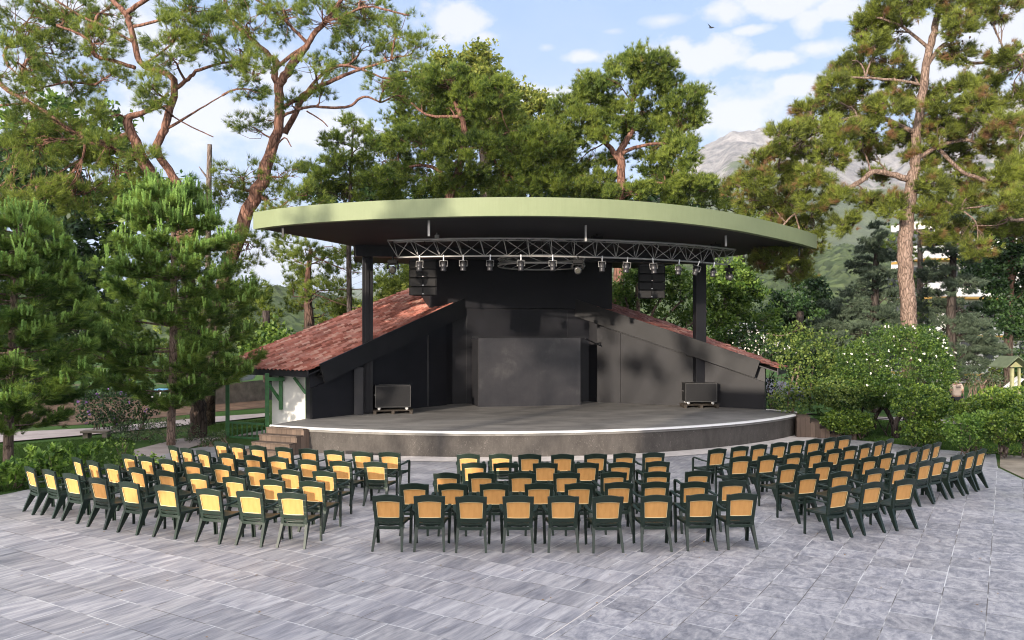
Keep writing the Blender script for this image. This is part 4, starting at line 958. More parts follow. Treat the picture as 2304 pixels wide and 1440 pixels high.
# the two tall pines on the left
tree('pine_tree', 'tall leaning pine with red forked trunks at the upper left', 'pine tree', 27,
     [(447, 1000, 34), (444, 930, 29), (440, 860, 27), (432, 760, 26), (424, 640, 25), (412, 540, 24), (392, 490, 24), (368, 450, 22), (333, 382, 22), (305, 321, 19), (287, 275, 17), (296, 262, 12), (330, 250, 9), (379, 212, 7)],
     [(60, 50, 95), (150, 25, 95), (250, 30, 70), (40, 140, 80), (120, 120, 85), (210, 100, 75), (160, 190, 75, 50), (60, 215, 60, 40), (250, 170, 55), (380, 80, 68, 50, -1), (385, 130, 60, 50, -1), (345, 190, 50, 45, -1), (350, 225, 40, 34, -1.2), (425, 60, 55),
      (470, 80, 75, 55), (430, 20, 80), (540, 115, 52, 42, -.8), (585, 165, 50, 42, -.8), (560, 205, 45, 28, -.6), (520, 150, 40, 34, -.5), (90, 330, 85), (165, 355, 80), (235, 330, 65), (260, 395, 80), (170, 440, 90, 60), (80, 420, 80, 60), (20, 350, 60), (60, 280, 55, 40), (150, 285, 50, 36), (330, 350, 36, 26), (215, 250, 45, 34), (10, 460, 70)],
     M['needle'], M['bark_red'],
     limbs=[[(430, 620, 20), (434, 540, 19), (425, 470, 17), (412, 437, 16), (379, 382, 15), (351, 336, 15), (368, 293, 15), (384, 244, 14), (392, 189, 13), (372, 165, 11), (322, 147, 11), (305, 107, 11), (290, 46, 11), (280, 28, 11), (244, -10, 8), (225, -60, 6)], [(281, 32, 9), (305, 15, 9), (340, -8, 8), (370, -50, 7)],
            [(305, 355, 13), (275, 345, 12), (244, 333, 11), (205, 320, 8), (186, 314, 6), (183, 281, 3)], [(390, 200, 8), (405, 192, 8), (430, 172, 7), (450, 156, 6), (520, 140, 4), (580, 150, 3)],
            [(290, 300, 9, .6), (225, 320, 10, 1), (159, 296, 11, 1.2), (116, 263, 11, 1.2), (61, 229, 10, 1.2), (20, 205, 9, 1.2), (-20, 170, 8, 1.2)], [(61, 232, 6, 1.2), (30, 235, 5, 1.2), (-20, 240, 4, 1.2)],
            [(305, 153, 8), (260, 138, 7), (214, 125, 7), (205, 95, 6), (170, 72, 5), (128, 58, 4)], [(300, 95, 6), (240, 62, 5), (190, 40, 5), (140, 10, 4), (110, -10, 3)], [(375, 290, 6), (405, 272, 5), (450, 245, 3), (500, 215, 2)], [(390, 262, 3), (430, 285, 2.5), (480, 308, 2)],
            [(215, 190, 5), (150, 185, 4), (80, 195, 3), (20, 150, 3)], [(330, 250, 6), (370, 240, 5), (385, 235, 4)], [(322, 147, 5), (360, 120, 4), (385, 100, 3)], [(300, 60, 6), (380, 40, 5), (440, 10, 4)]],
     dens=.60, ln=.25, wd=.0095, k=17, sub=.37, thin=1.4, depth=1.2, droop=.15, ts=.6)
tree('pine_tree', 'tall pine with orange red upper trunk left of the canopy', 'pine tree', 30,
     [(466, 985, 26, 1), (474, 850, 25), (490, 700, 24), (520, 580, 24), (560, 470, 25), (594, 390, 24), (611, 337, 20), (626, 290, 18), (629, 240, 17), (627, 195, 17), (645, 165, 16), (665, 135, 15), (684, 112, 12), (706, 80, 10), (738, 42, 8), (768, 0, 7), (790, -50, 5)],
     [(640, 25, 85), (730, 40, 80), (820, 25, 80), (895, 70, 62), (935, 105, 42, 45), (870, 130, 55), (790, 110, 65), (860, 185, 55, 40), (930, 165, 48, 34), (905, 225, 40, 26), (700, 150, 50, 36), (560, 50, 75), (510, 20, 70), (590, 268, 34, 28), (555, 280, 38, 26), (660, 230, 32, 20), (720, 215, 40, 20), (545, 400, 75, 50), (600, 440, 60, 45), (650, 395, 60, 45), (690, 440, 50, 40), (500, 440, 55, 45), (620, 500, 45, 40), (560, 560, 60, 60, -1), (745, 140, 40, 26), (780, 20, 60)],
     M['needle'], M['bark_red'],
     limbs=[[(628, 205, 14), (618, 165, 13), (622, 140, 12), (590, 112, 11), (562, 85, 10), (530, 55, 9), (515, 30, 8), (505, -10, 7)], [(625, 150, 8), (655, 125, 7), (690, 100, 5)], [(690, 95, 7), (665, 70, 6), (640, 45, 6), (610, 20, 5), (570, -5, 4)], [(636, 242, 9), (665, 225, 8), (695, 205, 8), (740, 185, 8), (785, 165, 6), (830, 150, 5), (880, 135, 3)], [(690, 208, 6), (720, 170, 6), (760, 148, 6), (800, 152, 5), (860, 175, 3)],
            [(636, 262, 6), (665, 248, 5), (700, 240, 5), (745, 242, 5), (785, 240, 5), (808, 222, 5), (828, 218, 4), (855, 230, 3)], [(690, 250, 3), (720, 268, 2.5), (738, 285, 2)], [(640, 300, 12, .8), (665, 255, 11, .8), (680, 225, 10, .8), (720, 195, 8, .8)], [(735, 45, 6), (770, 38, 5), (820, 15, 4), (860, 20, 4), (920, 35, 3)], [(600, 450, 8), (560, 430, 6), (520, 420, 4)], [(612, 340, 4), (640, 310, 3), (655, 330, 2)]],
     dens=.56, ln=.26, wd=.010, k=17, sub=.40, thin=1.4, depth=1.3, droop=.15, ts=.6)
# pines and broadleaf trees behind the canopy
tree('pine_tree', 'dark bushy pine with a bent trunk right behind the left half of the canopy', 'pine tree', 41,
     [(1005, 700, 20), (1003, 500, 19), (1012, 440, 17), (1030, 390, 15), (1042, 340, 14), (1046, 300, 12), (1038, 260, 10), (1022, 225, 8), (1015, 180, 6)],
     [(1000, 180, 75, 45), (1075, 215, 75, 45), (955, 235, 75, 50), (1030, 250, 70, 40), (1110, 265, 60, 45), (950, 320, 85, 50), (1060, 345, 85, 50), (1150, 340, 75, 50), (1210, 320, 60, 40), (880, 300, 70, 45), (860, 370, 75, 50), (960, 400, 85, 50), (1070, 420, 80, 40), (1160, 410, 80, 45), (1240, 400, 60, 45), (1240, 350, 45, 35), (870, 425, 60, 35), (910, 200, 40, 30), (1130, 210, 40, 34)],
     M['needle_dark'], M['bark_red'], limbs=[[(1038, 262, 8), (1005, 262, 6), (960, 258, 5), (925, 230, 4)], [(1020, 420, 9), (990, 385, 8), (950, 372, 6), (900, 380, 4)], [(1042, 340, 7), (1080, 330, 5), (1100, 335, 4)], [(1110, 310, 6), (1160, 295, 5), (1190, 310, 4)]],
     dens=1.1, ln=.27, wd=.016, k=17, sub=.62, depth=1.6, cones=.25, ts=.6)
tree('plane_tree', 'yellow green broadleaf tree top rising behind the dark bushy pine', 'tree', 48, [(1090, 700, 18), (1095, 450, 16), (1090, 300, 12), (1082, 200, 8), (1080, 150, 5)],
     [(1078, 130, 34, 30), (1095, 165, 45, 32), (1060, 180, 50, 34), (1005, 150, 38, 28), (1125, 215, 45, 40), (1175, 240, 50, 36), (1205, 280, 45, 40), (1010, 210, 60, 40), (1150, 290, 60, 45), (960, 190, 40, 34), (1215, 235, 22, 20), (1090, 290, 70, 50), (1180, 350, 60, 50), (1000, 290, 60, 50)], M['leaf_yellow'], M['bark_grey'], kind='leaf', dens=.75, ln=.24, wd=.085, k=7, sub=.7, up=.3)
tree('pine_tree', 'small dark pine with visible cones left of the canopy top', 'pine tree', 38, [(790, 800, 14), (785, 600, 13), (788, 460, 11), (790, 380, 8), (795, 290, 4)],
     [(798, 285, 22, 26), (760, 320, 40, 30), (825, 330, 42, 30), (740, 370, 45, 34), (800, 380, 60, 36), (845, 400, 40, 30), (735, 410, 45, 34), (780, 430, 60, 36), (700, 440, 36, 30), (700, 390, 30, 24)], M['needle_dark'], M['bark_dark'], dens=.75, ln=.25, wd=.015, k=16, sub=.5, cones=.5, ts=.45)
tree('pine_tree', 'round topped bright pine behind the middle of the canopy', 'pine tree', 41,
     [(1392, 700, 22), (1392, 500, 19), (1396, 430, 17), (1398, 370, 16), (1392, 345, 14), (1405, 325, 12), (1425, 285, 10), (1420, 240, 8), (1432, 205, 8), (1440, 150, 5)],
     [(1440, 130, 46, 28), (1395, 150, 42, 32), (1480, 145, 42, 32), (1360, 175, 32, 26), (1440, 190, 58, 40), (1500, 195, 40, 36), (1325, 185, 26, 28), (1310, 215, 40, 30), (1350, 240, 52, 34), (1275, 250, 42, 30), (1310, 270, 50, 34), (1260, 285, 32, 26), (1400, 260, 52, 36), (1470, 255, 50, 34), (1530, 230, 34, 26), (1565, 215, 24, 24), (1545, 265, 45, 28), (1500, 290, 55, 30), (1570, 262, 24, 26), (1430, 300, 46, 26), (1350, 300, 52, 28), (1285, 320, 42, 28), (1535, 315, 42, 24),
      (1300, 370, 55, 34), (1340, 410, 50, 34), (1290, 420, 60, 34), (1480, 350, 50, 30), (1530, 350, 45, 28), (1480, 400, 60, 34), (1550, 400, 45, 34), (1590, 430, 36, 28), (1420, 430, 60, 26), (1380, 440, 60, 24), (1520, 440, 60, 24), (1250, 350, 40, 32), (1370, 360, 30, 20)],
     M['needle'], M['bark_red'], limbs=[[(1396, 365, 11), (1375, 335, 10), (1355, 315, 8), (1330, 290, 5)], [(1400, 345, 9), (1420, 335, 7), (1460, 325, 6), (1510, 322, 4)], [(1425, 415, 5), (1470, 410, 5), (1510, 415, 3)], [(1432, 210, 6), (1450, 190, 5), (1470, 175, 3)]],
     dens=1.1, ln=.26, wd=.0165, k=17, sub=.58, depth=1.8, up=.7, ts=.6)
tree('pine_tree', 'low bright pine branches filling in behind the right end of the canopy', 'pine tree', 44, [(1660, 760, 14), (1665, 600, 12), (1660, 480, 9)],
     [(1600, 450, 40, 26), (1650, 470, 40, 30), (1560, 460, 40, 20), (1690, 500, 36, 26), (1630, 440, 28, 20)], M['needle'], M['bark_dark'], dens=.6, ln=.26, wd=.016, k=15, sub=.55)
# the big pine on the right
tree('pine_tree', 'huge pine with a straight plated trunk rising over the right side', 'pine tree', 29,
     [(2052, 960, 32), (2050, 860, 30), (2046, 740, 28), (2040, 640, 27), (2036, 560, 26), (2042, 480, 25), (2052, 420, 22), (2058, 380, 19), (2060, 320, 17), (2070, 240, 15), (2082, 160, 14), (2092, 110, 13), (2104, 60, 12), (2112, 20, 11), (2120, -40, 9)],
     [(1985, 25, 60, 36), (2060, 0, 60, 40), (1945, 55, 42, 30), (2160, 10, 60, 36), (2250, 15, 60, 34), (2010, 75, 45, 32), (1960, 105, 46, 32), (2160, 60, 44, 34), (1905, 150, 42, 30), (1880, 185, 44, 28), (1940, 175, 50, 34), (2010, 150, 46, 36), (2030, 190, 42, 34), (2150, 120, 40, 26), (2260, 120, 44, 24), (2290, 145, 40, 20), (2180, 190, 36, 22), (2220, 180, 36, 24),
      (1870, 235, 50, 32), (1930, 235, 56, 34), (2000, 235, 56, 34), (2060, 225, 46, 28), (1820, 250, 40, 28), (1840, 285, 50, 32), (1900, 300, 60, 34), (1970, 290, 50, 32), (2130, 240, 50, 30), (2200, 230, 46, 28), (2240, 225, 40, 24), (1765, 305, 46, 30), (1800, 345, 60, 34), (1870, 350, 46, 30), (2040, 300, 50, 30), (2110, 290, 50, 34), (2180, 290, 50, 32), (2240, 275, 46, 28), (1720, 360, 48, 28), (1700, 400, 50, 30), (1760, 395, 60, 34), (1830, 395, 46, 30), (1660, 425, 36, 24), (1700, 450, 52, 30), (1770, 450, 56, 34), (1830, 460, 40, 30), (1880, 440, 30, 20),
      (2080, 350, 46, 34), (2150, 350, 50, 30), (2230, 330, 50, 30), (2290, 290, 34, 34), (2100, 410, 40, 30), (2180, 400, 50, 30), (2250, 390, 50, 34), (2300, 380, 40, 40), (1975, 395, 30, 18), (2130, 460, 36, 30), (2190, 450, 46, 30), (2280, 450, 46, 34), (1750, 500, 50, 26), (1830, 510, 40, 24), (1810, 560, 46, 30), (1750, 575, 50, 30), (1780, 610, 46, 30), (1720, 590, 36, 26), (2160, 520, 34, 30), (2010, 470, 24, 40), (2100, 520, 24, 34), (1950, 455, 34, 26), (1905, 500, 30, 24), (2230, 510, 44, 26), (2290, 520, 40, 30), (2080, 470, 36, 24), (2200, 560, 30, 24), (1960, 340, 50, 26), (2290, 220, 34, 24), (2130, 200, 30, 22)],
     M['needle_brown'], M['bark_pale'],
     limbs=[[(2046, 405, 13), (2005, 392, 11), (1965, 388, 10), (1925, 415, 9), (1880, 445, 8), (1840, 468, 6), (1790, 480, 4), (1750, 520, 3)], [(2060, 300, 9), (2000, 270, 8), (1940, 262, 7), (1870, 280, 6), (1800, 320, 4), (1720, 370, 3)], [(2092, 110, 7), (2030, 60, 5), (1980, 40, 4)], [(2085, 150, 8), (2125, 100, 8), (2150, 118, 7), (2185, 142, 6), (2240, 135, 5), (2310, 120, 4)],
            [(2060, 360, 9), (2110, 330, 8), (2170, 315, 7), (2230, 330, 5), (2290, 345, 4)], [(2110, 335, 7), (2165, 385, 7), (2210, 405, 7), (2255, 425, 8), (2272, 470, 7), (2276, 495, 7), (2330, 490, 7)], [(2078, 190, 6), (2010, 180, 5), (1930, 175, 4), (1890, 175, 3)], [(2066, 270, 6), (2130, 235, 5), (2210, 220, 4)], [(2046, 430, 6), (2100, 440, 5), (2160, 470, 4)], [(1960, 390, 4), (1940, 340, 3), (1880, 330, 2)], [(1790, 480, 3), (1800, 540, 3), (1770, 590, 2)]],
     dens=1.15, ln=.22, wd=.0105, k=18, sub=.36, thin=1.2, depth=2.0, cones=.5, up=.4, ts=.62)
# background wood on the right
tree('cedar_tree', 'blue grey cedar with tiered sprays left of the big right trunk', 'cedar', 36, [(1968, 950, 12), (1968, 700, 9), (1975, 520, 4)],
     [(1975, 520, 22, 22), (1955, 555, 34, 20), (1995, 570, 34, 18), (1940, 600, 42, 20), (1985, 620, 48, 20), (1930, 650, 50, 22), (1995, 670, 50, 22), (1900, 690, 60, 26), (1970, 710, 70, 26), (1880, 730, 60, 30), (1940, 750, 70, 30), (1860, 765, 50, 26), (2010, 740, 50, 26)], M['cedar'], M['bark_dark'], dens=1.25, ln=.17, wd=.022, k=14, sub=.42, flat=.35, up=.15, droop=.05, wob=.05)
tree('cedar_tree', 'broad blue grey cedar right of the big right trunk', 'cedar', 36, [(2140, 950, 14), (2140, 700, 10), (2150, 500, 4)],
     [(2150, 500, 30, 30), (2120, 550, 40, 24), (2165, 570, 40, 24), (2110, 610, 46, 26), (2165, 640, 50, 24), (2100, 680, 46, 30), (2165, 700, 60, 28), (2120, 740, 60, 30), (2180, 765, 60, 28), (2090, 780, 50, 30), (2170, 810, 60, 28), (2225, 790, 50, 26), (2200, 745, 40, 26), (2130, 830, 60, 26)], M['cedar'], M['bark_dark'], dens=1.25, ln=.17, wd=.022, k=14, sub=.42, flat=.35, up=.15, droop=.05, wob=.05)
tree('broadleaf_tree', 'dark leafy tree with slim brown trunk at the right edge', 'tree', 38, [(2270, 900, 10), (2268, 800, 10), (2270, 700, 9), (2272, 600, 8), (2280, 500, 6)],
     [(2240, 520, 50, 30), (2300, 500, 50, 36), (2210, 570, 46, 30), (2280, 580, 56, 36), (2220, 640, 50, 36), (2300, 660, 46, 40), (2250, 700, 50, 36), (2200, 720, 30, 26), (2300, 740, 40, 36), (2190, 620, 30, 26), (2250, 600, 40, 30), (2310, 800, 40, 40), (2330, 700, 50, 50), (2340, 590, 50, 50)], M['leaf_dark'], M['bark_red'], kind='leaf', dens=.8, ln=.17, wd=.06, k=7, sub=.55, limbs=[[(2270, 650, 7), (2300, 560, 6), (2330, 520, 5)]])
tree('broadleaf_tree', 'dark round tree between the hill and the cedars', 'tree', 45, [(1800, 850, 9), (1800, 740, 7)], [(1770, 690, 44, 30), (1820, 680, 40, 34), (1800, 730, 55, 30), (1850, 720, 36, 34), (1750, 735, 40, 26), (1820, 640, 34, 26)], M['leaf_dark'], M['bark_dark'], kind='leaf', dens=.8, ln=.2, wd=.07, k=7, sub=.6)
tree('broadleaf_tree', 'bright green tree behind the hanging right loudspeakers', 'tree', 38, [(1440, 800, 6), (1438, 720, 5), (1430, 620, 3)],
     [(1410, 630, 34, 26), (1460, 615, 40, 24), (1420, 680, 40, 30), (1480, 680, 44, 34), (1530, 650, 36, 30), (1410, 735, 40, 30), (1470, 740, 50, 30), (1540, 720, 50, 36), (1520, 605, 36, 20), (1560, 770, 40, 24), (1385, 660, 24, 30)], M['leaf'], M['bark_pale'], kind='leaf', dens=.62, ln=.2, wd=.055, k=6, sub=.5,
     limbs=[[(1420, 760, 4), (1412, 690, 3), (1395, 630, 2)], [(1450, 760, 4), (1470, 700, 3), (1510, 640, 2)], [(1460, 760, 3.5), (1520, 690, 2.5), (1560, 660, 2)], [(1480, 770, 3), (1540, 740, 2), (1590, 700, 2)]])
tree('broadleaf_tree', 'leafy green tree right of the right canopy post', 'tree', 40, [(1640, 850, 7), (1635, 750, 6), (1630, 660, 3)],
     [(1610, 630, 36, 26), (1650, 625, 34, 26), (1600, 680, 36, 32), (1650, 680, 44, 34), (1690, 660, 30, 26), (1610, 735, 40, 32), (1670, 735, 50, 32), (1720, 720, 40, 28), (1600, 790, 40, 26), (1660, 790, 50, 30), (1720, 770, 44, 28), (1640, 600, 24, 16), (1670, 640, 26, 34), (1760, 770, 40, 30)], M['leaf'], M['bark_grey'], kind='leaf', dens=.75, ln=.2, wd=.06, k=7, sub=.55)
bush('blossom_shrub', 'shrub covered in white blossom behind the right roof', 'shrub', 36, [(1680, 752, 42, 26), (1700, 790, 60, 34), (1740, 800, 50, 30)], M['leaf_dark'], ln=.14, wd=.045, flower=M['flower_white'], nf=70, fl=.07, dens=1.0)
# backfill masses of wood so that no bare hill shows between the near trees
def wood(name, label, Y, blobs, mat, dens=.55, ln=.42, wd=.13, k=6, sub=1.0, kind='leaf', trunk=None, barkmat=None):
    x = blobs[0][0]; tree(name, label, 'tree', Y, trunk or [(x, 860, 10), (x, 700, 8), (x, blobs[0][1], 4)], blobs, mat, barkmat or M['bark_dark'], kind=kind, dens=dens, ln=ln, wd=wd, k=k, sub=sub, depth=2.5, group='trees of the park behind')
wood('broadleaf_tree', 'dark tall tree behind the leaning pine at the far left', 44, [(60, 520, 120, 90), (150, 480, 110, 80), (30, 640, 120, 100), (140, 620, 110, 100), (60, 760, 130, 90), (170, 740, 110, 90), (10, 400, 90, 80), (90, 400, 90, 70), (60, 850, 120, 40)], M['leaf_dark'])
wood('broadleaf_tree', 'green tree seen between the limbs of the leaning pine', 46, [(80, 300, 60, 60), (130, 250, 50, 40), (180, 330, 70, 50), (60, 360, 80, 60), (240, 300, 60, 50), (300, 420, 90, 60), (220, 470, 100, 60), (340, 480, 80, 60), (260, 600, 110, 90), (300, 720, 120, 100), (240, 820, 110, 60)], M['leaf'], dens=.5)
wood('broadleaf_tree', 'dark tree mass behind the young pine left of the porch', 42, [(430, 560, 90, 70), (500, 640, 80, 80), (420, 700, 90, 80), (520, 740, 70, 80), (460, 800, 90, 60), (560, 690, 45, 50), (585, 740, 36, 40), (380, 820, 80, 50), (590, 660, 30, 30)], M['needle_dark'], kind='needle', ln=.4, wd=.03, k=14, dens=.55)
wood('pine_tree', 'pine with dark trunk and hanging sprays between the left canopy end and post', 40, [(700, 570, 50, 34), (650, 580, 34, 26), (740, 590, 50, 34), (690, 620, 44, 30), (760, 640, 40, 30), (720, 660, 50, 30), (660, 650, 30, 24), (790, 580, 40, 30), (790, 680, 34, 30), (680, 690, 34, 24), (870, 590, 36, 24), (890, 640, 40, 30), (860, 650, 34, 30), (750, 700, 40, 24), (650, 545, 30, 20), (900, 610, 30, 30)], M['needle'], kind='needle', ln=.30, wd=.017, k=16, dens=.55, sub=.6,
     trunk=[(697, 860, 16), (697, 760, 13), (695, 700, 10), (692, 640, 7), (700, 560, 4)], barkmat=M['bark_red'])
wood('broadleaf_tree', 'small bright green tree above the left tiled roof end', 38, [(600, 755, 36, 26), (640, 770, 30, 20), (575, 790, 30, 26), (610, 800, 36, 24)], M['leaf'], dens=.8, ln=.24, wd=.08, sub=.6)
wood('broadleaf_tree', 'green tree low behind the canopy middle', 50, [(1180, 430, 80, 40), (1260, 430, 70, 40), (1100, 440, 70, 30), (1000, 440, 80, 30), (880, 440, 80, 30), (780, 440, 70, 30), (1330, 450, 70, 30), (1450, 450, 80, 30), (1560, 470, 60, 26)], M['leaf_dark'], dens=.55)
wood('broadleaf_tree', 'light green tree beyond the left roof ridge', 60, [(880, 690, 50, 36), (840, 700, 50, 30), (800, 720, 40, 26), (900, 650, 30, 26), (740, 740, 50, 24), (930, 620, 30, 30)], M['leaf_yellow'], dens=.6, ln=.3, wd=.1, sub=.8)
wood('pine_tree', 'thin dark pine behind the cedars at the right', 48, [(2070, 520, 50, 34), (2000, 560, 34, 34), (2120, 500, 40, 30), (2200, 540, 44, 34), (2180, 620, 50, 34), (2070, 560, 60, 50), (2070, 640, 60, 50), (2060, 720, 60, 50), (2200, 850, 70, 30), (2260, 860, 70, 30), (2030, 800, 60, 40), (2300, 840, 60, 50), (1900, 800, 60, 40), (2330, 760, 50, 60)], M['needle_dark'], kind='needle', ln=.36, wd=.03, k=14, dens=.5)
wood('broadleaf_tree', 'dark green tree behind the climbing shrub', 44, [(1800, 800, 60, 34), (1870, 810, 60, 34), (1740, 800, 40, 26), (1840, 850, 60, 30)], M['leaf_dark'], dens=.6, ln=.26, wd=.09, sub=.7)

# ------------------------------------------------------------------ young pines in the left foreground
def young_pine(label, Y, trunk, whorls, top, seed, base, clip_x=None):
    """whorls: (py_centre, half-width px, number of branches); long soft needles with upright pale shoots"""
    r = np.random.default_rng(seed); pts, rad = pxpath(trunk, Y); root = thing('young_pine_tree', label, 'pine tree', base)
    mb = MB(); mb.tube(*smooth(pts, rad), 9); parts = []; cand = []; ax_x = lambda z: np.interp(z, [p[2] for p in pts], [p[0] for p in pts])
    y0 = pts[0][1]
    for py, hw, nb in whorls:
        z0 = at(0, py, Y)[2]; Rr = hw * Y / F
        for b in range(nb):
            a = 2 * math.pi * (b + r.uniform(-.3, .3)) / nb; L_ = Rr * r.uniform(.72, 1.12); s0 = np.array([ax_x(z0), y0, z0 + r.uniform(-.25, .1)])
            rise = L_ * r.uniform(.18, .42) * (1.25 if py < 560 else .75); e = s0 + np.array([math.cos(a) * L_, math.sin(a) * L_, rise])
            t = np.linspace(0, 1, 9)[:, None]; cv = s0 + (e - s0) * t + np.array([0, 0, -1]) * (np.sin(t * math.pi) * L_ * .08)
            mb.tube(cv, np.linspace(.024, .007, 9), 5)
            nsub = int(7 + L_ * 8)
            for j in range(nsub):
                f = r.uniform(.25, 1.0) ** .8; q = s0 + (e - s0) * f + np.array([0, 0, -math.sin(f * math.pi) * L_ * .13])
                sl = r.uniform(.25, .62) * (1.15 - f * .5); sa = a + r.uniform(-1.2, 1.2); tip = q + np.array([math.cos(sa) * sl, math.sin(sa) * sl, r.uniform(.05, .5) * sl])
                mb.tube([q, (q + tip) / 2 + np.array([0, 0, -.02]), tip], [.008, .006, .004], 3, False)
                m = 6; tt = r.uniform(.3, 1, (m, 1)); C = q + (tip - q) * tt; dr = norm(tip - q)
                parts.append(needles(C, np.repeat((dr * 1.0 + np.array([0, 0, .25]))[None], m, 0), 30, .25, .0055, .62, .03))
                parts.append(needles(tip[None], norm(dr + np.array([0, 0, .4]))[None], 46, .24, .0055, .85, .02))
                if r.random() < (.75 if py < 620 else .35) and math.sin(a) < .6: cand.append((tip, r.uniform(.12, .26) * (1.25 if py < 560 else .7)))
            for j in range(int(L_ * 3)):                       # soft fill between the branches
                f = r.uniform(.3, .98); q = s0 + (e - s0) * f; q = q + np.array([r.normal() * .22, r.normal() * .22, r.uniform(-.1, .5)]); m = 6
                parts.append(needles(q + r.normal(size=(m, 3)) * .10, norm(np.array([math.cos(a), math.sin(a), .7]) + r.normal(size=(m, 3)) * .3), 30, .24, .0055, .7, .03))
            cand.append((e, r.uniform(.2, .34) * (1.2 if py < 620 else .7)))
    obj('trunk', mb, M['bark_pale'], root, True)
    V, Fc = join(parts); fast_mesh('crown', V, Fc, M['needle_fresh'], root)
    cp = []
    for p, h in cand:
        for q in range(r.integers(2, 6)):
            b = p + np.array([r.normal() * .06, r.normal() * .06, -.02]); hh = h * r.uniform(1.0, 1.7); m = 14; tt = np.linspace(0, 1, m)[:, None]; lean = np.array([r.normal() * .12, r.normal() * .12, 1])
            C = b + lean * hh * tt; cp.append(needles(C, np.repeat(lean[None], m, 0), 14, .055, .009, .6, .014))
    V, Fc = join(cp); fast_mesh('shoots', V, Fc, M['candle'], root)
    return root
young_pine('young green pine with upright pale shoots and a slim bare trunk beside the porch', 24.6, [(385, 1001, 10), (386, 930, 9), (389, 850, 9), (391, 700, 8), (391, 560, 6), (388, 470, 4), (386, 425, 2.5)],
           [(905, 90, 4), (870, 150, 6), (825, 185, 7), (775, 180, 7), (725, 168, 8), (670, 152, 8), (615, 138, 8), (565, 118, 8), (515, 96, 8), (475, 72, 7), (440, 40, 5)], 425, 3, tuple(gnd(385, 1001)))
young_pine('young green pine reaching in from the left edge of the lawn', 20.5, [(18, 1045, 11), (20, 950, 10), (24, 850, 9), (30, 700, 8), (36, 600, 6), (40, 520, 4), (42, 480, 3)],
           [(950, 100, 5), (905, 150, 7), (850, 165, 8), (790, 165, 8), (730, 165, 8), (670, 150, 8), (615, 125, 8), (565, 100, 8), (520, 65, 6)], 480, 5, tuple(gnd(18, 1045, 0)))

# ------------------------------------------------------------------ shrubs on the left
bush('hibiscus_bush', 'dark round bush dotted with mauve flowers beside the left path', 'bush', 29, [(275, 905, 80, 48), (225, 915, 50, 40), (320, 900, 45, 45), (260, 945, 40, 24)], M['leaf_dark'], ln=.10, wd=.035, dens=1.6, flower=M['flower_purple'], nf=14, fl=.07, stems=[[(262, 985, 3), (258, 950, 3), (250, 920, 2)]])
bush('grey_green_hedge', 'low grey green hedge under the old pine trunk', 'bush', 26, [(320, 968, 60, 28), (380, 972, 60, 28), (425, 978, 34, 24), (285, 978, 30, 24)], M['leaf_grey'], ln=.06, wd=.018, dens=2.2, k=9, jitter=.09)
bush('light_green_shrub', 'light green shrub with upright leafy shoots left of the hedge', 'bush', 20, [(275, 1010, 26, 26), (285, 1042, 44, 22), (325, 1055, 34, 18), (345, 1040, 24, 14)], M['leaf'], ln=.10, wd=.028, dens=1.4, rough=.2)
def laurel(label, px, py, Y, h, n, seed):
    r = np.random.default_rng(seed); c = gnd(px, py); root = thing('laurel_shrub', label, 'bush', c, 'laurels along the left edge of the plaza'); mb = MB(); P = []
    for _ in range(n):
        a = r.uniform(0, 6.28); rr = r.uniform(.1, .65); e = c + np.array([math.cos(a) * rr, math.sin(a) * rr, h * r.uniform(.55, 1.1)]); cv = curve(c + np.array([math.cos(a), math.sin(a), 0]) * .1, e, 6, 0, .08); mb.tube(cv, np.linspace(.010, .004, 6), 4)
        for t in r.uniform(.35, 1, 9):
            q = cv[0] + (cv[-1] - cv[0]) * t; P.append((q, np.array([0, 0, 1.0])))
        for _2 in range(3): P.append((cv[-1], np.array([0, 0, 1.6])))
    obj('stems', mb, M['twig'], root, True); V, Fc = leaves(np.array([p[0] for p in P]), np.array([p[1] for p in P]), 7, .17, .052, .85, .04)
    fast_mesh('foliage', V, Fc, M['leaf_laurel'], root)
M['leaf_laurel'] = foliage_mat('glossy laurel leaves', (.05, .12, .02), (.26, .40, .07), (.13, .24, .035), None, 2.0, .4, .6)
laurel('bright glossy laurel behind the far left chair', 30, 1098, 16, .55, 8, 1)
laurel('bright glossy laurel, biggest of those behind the left chairs', 112, 1088, 17, .75, 13, 2)
laurel('bright glossy laurel between the first two rows of the left block ends', 182, 1066, 18, .62, 7, 3)
laurel('bright glossy laurel low at the left edge of the picture', -15, 1108, 15, .5, 8, 4)
bush('ground_cover_plant', 'small dark plant in the gravel beside the porch railing', 'plant', 24.5, [(478, 985, 18, 8), (500, 980, 14, 7), (460, 992, 12, 6)], M['leaf_grey'], ln=.07, wd=.02, dens=2)

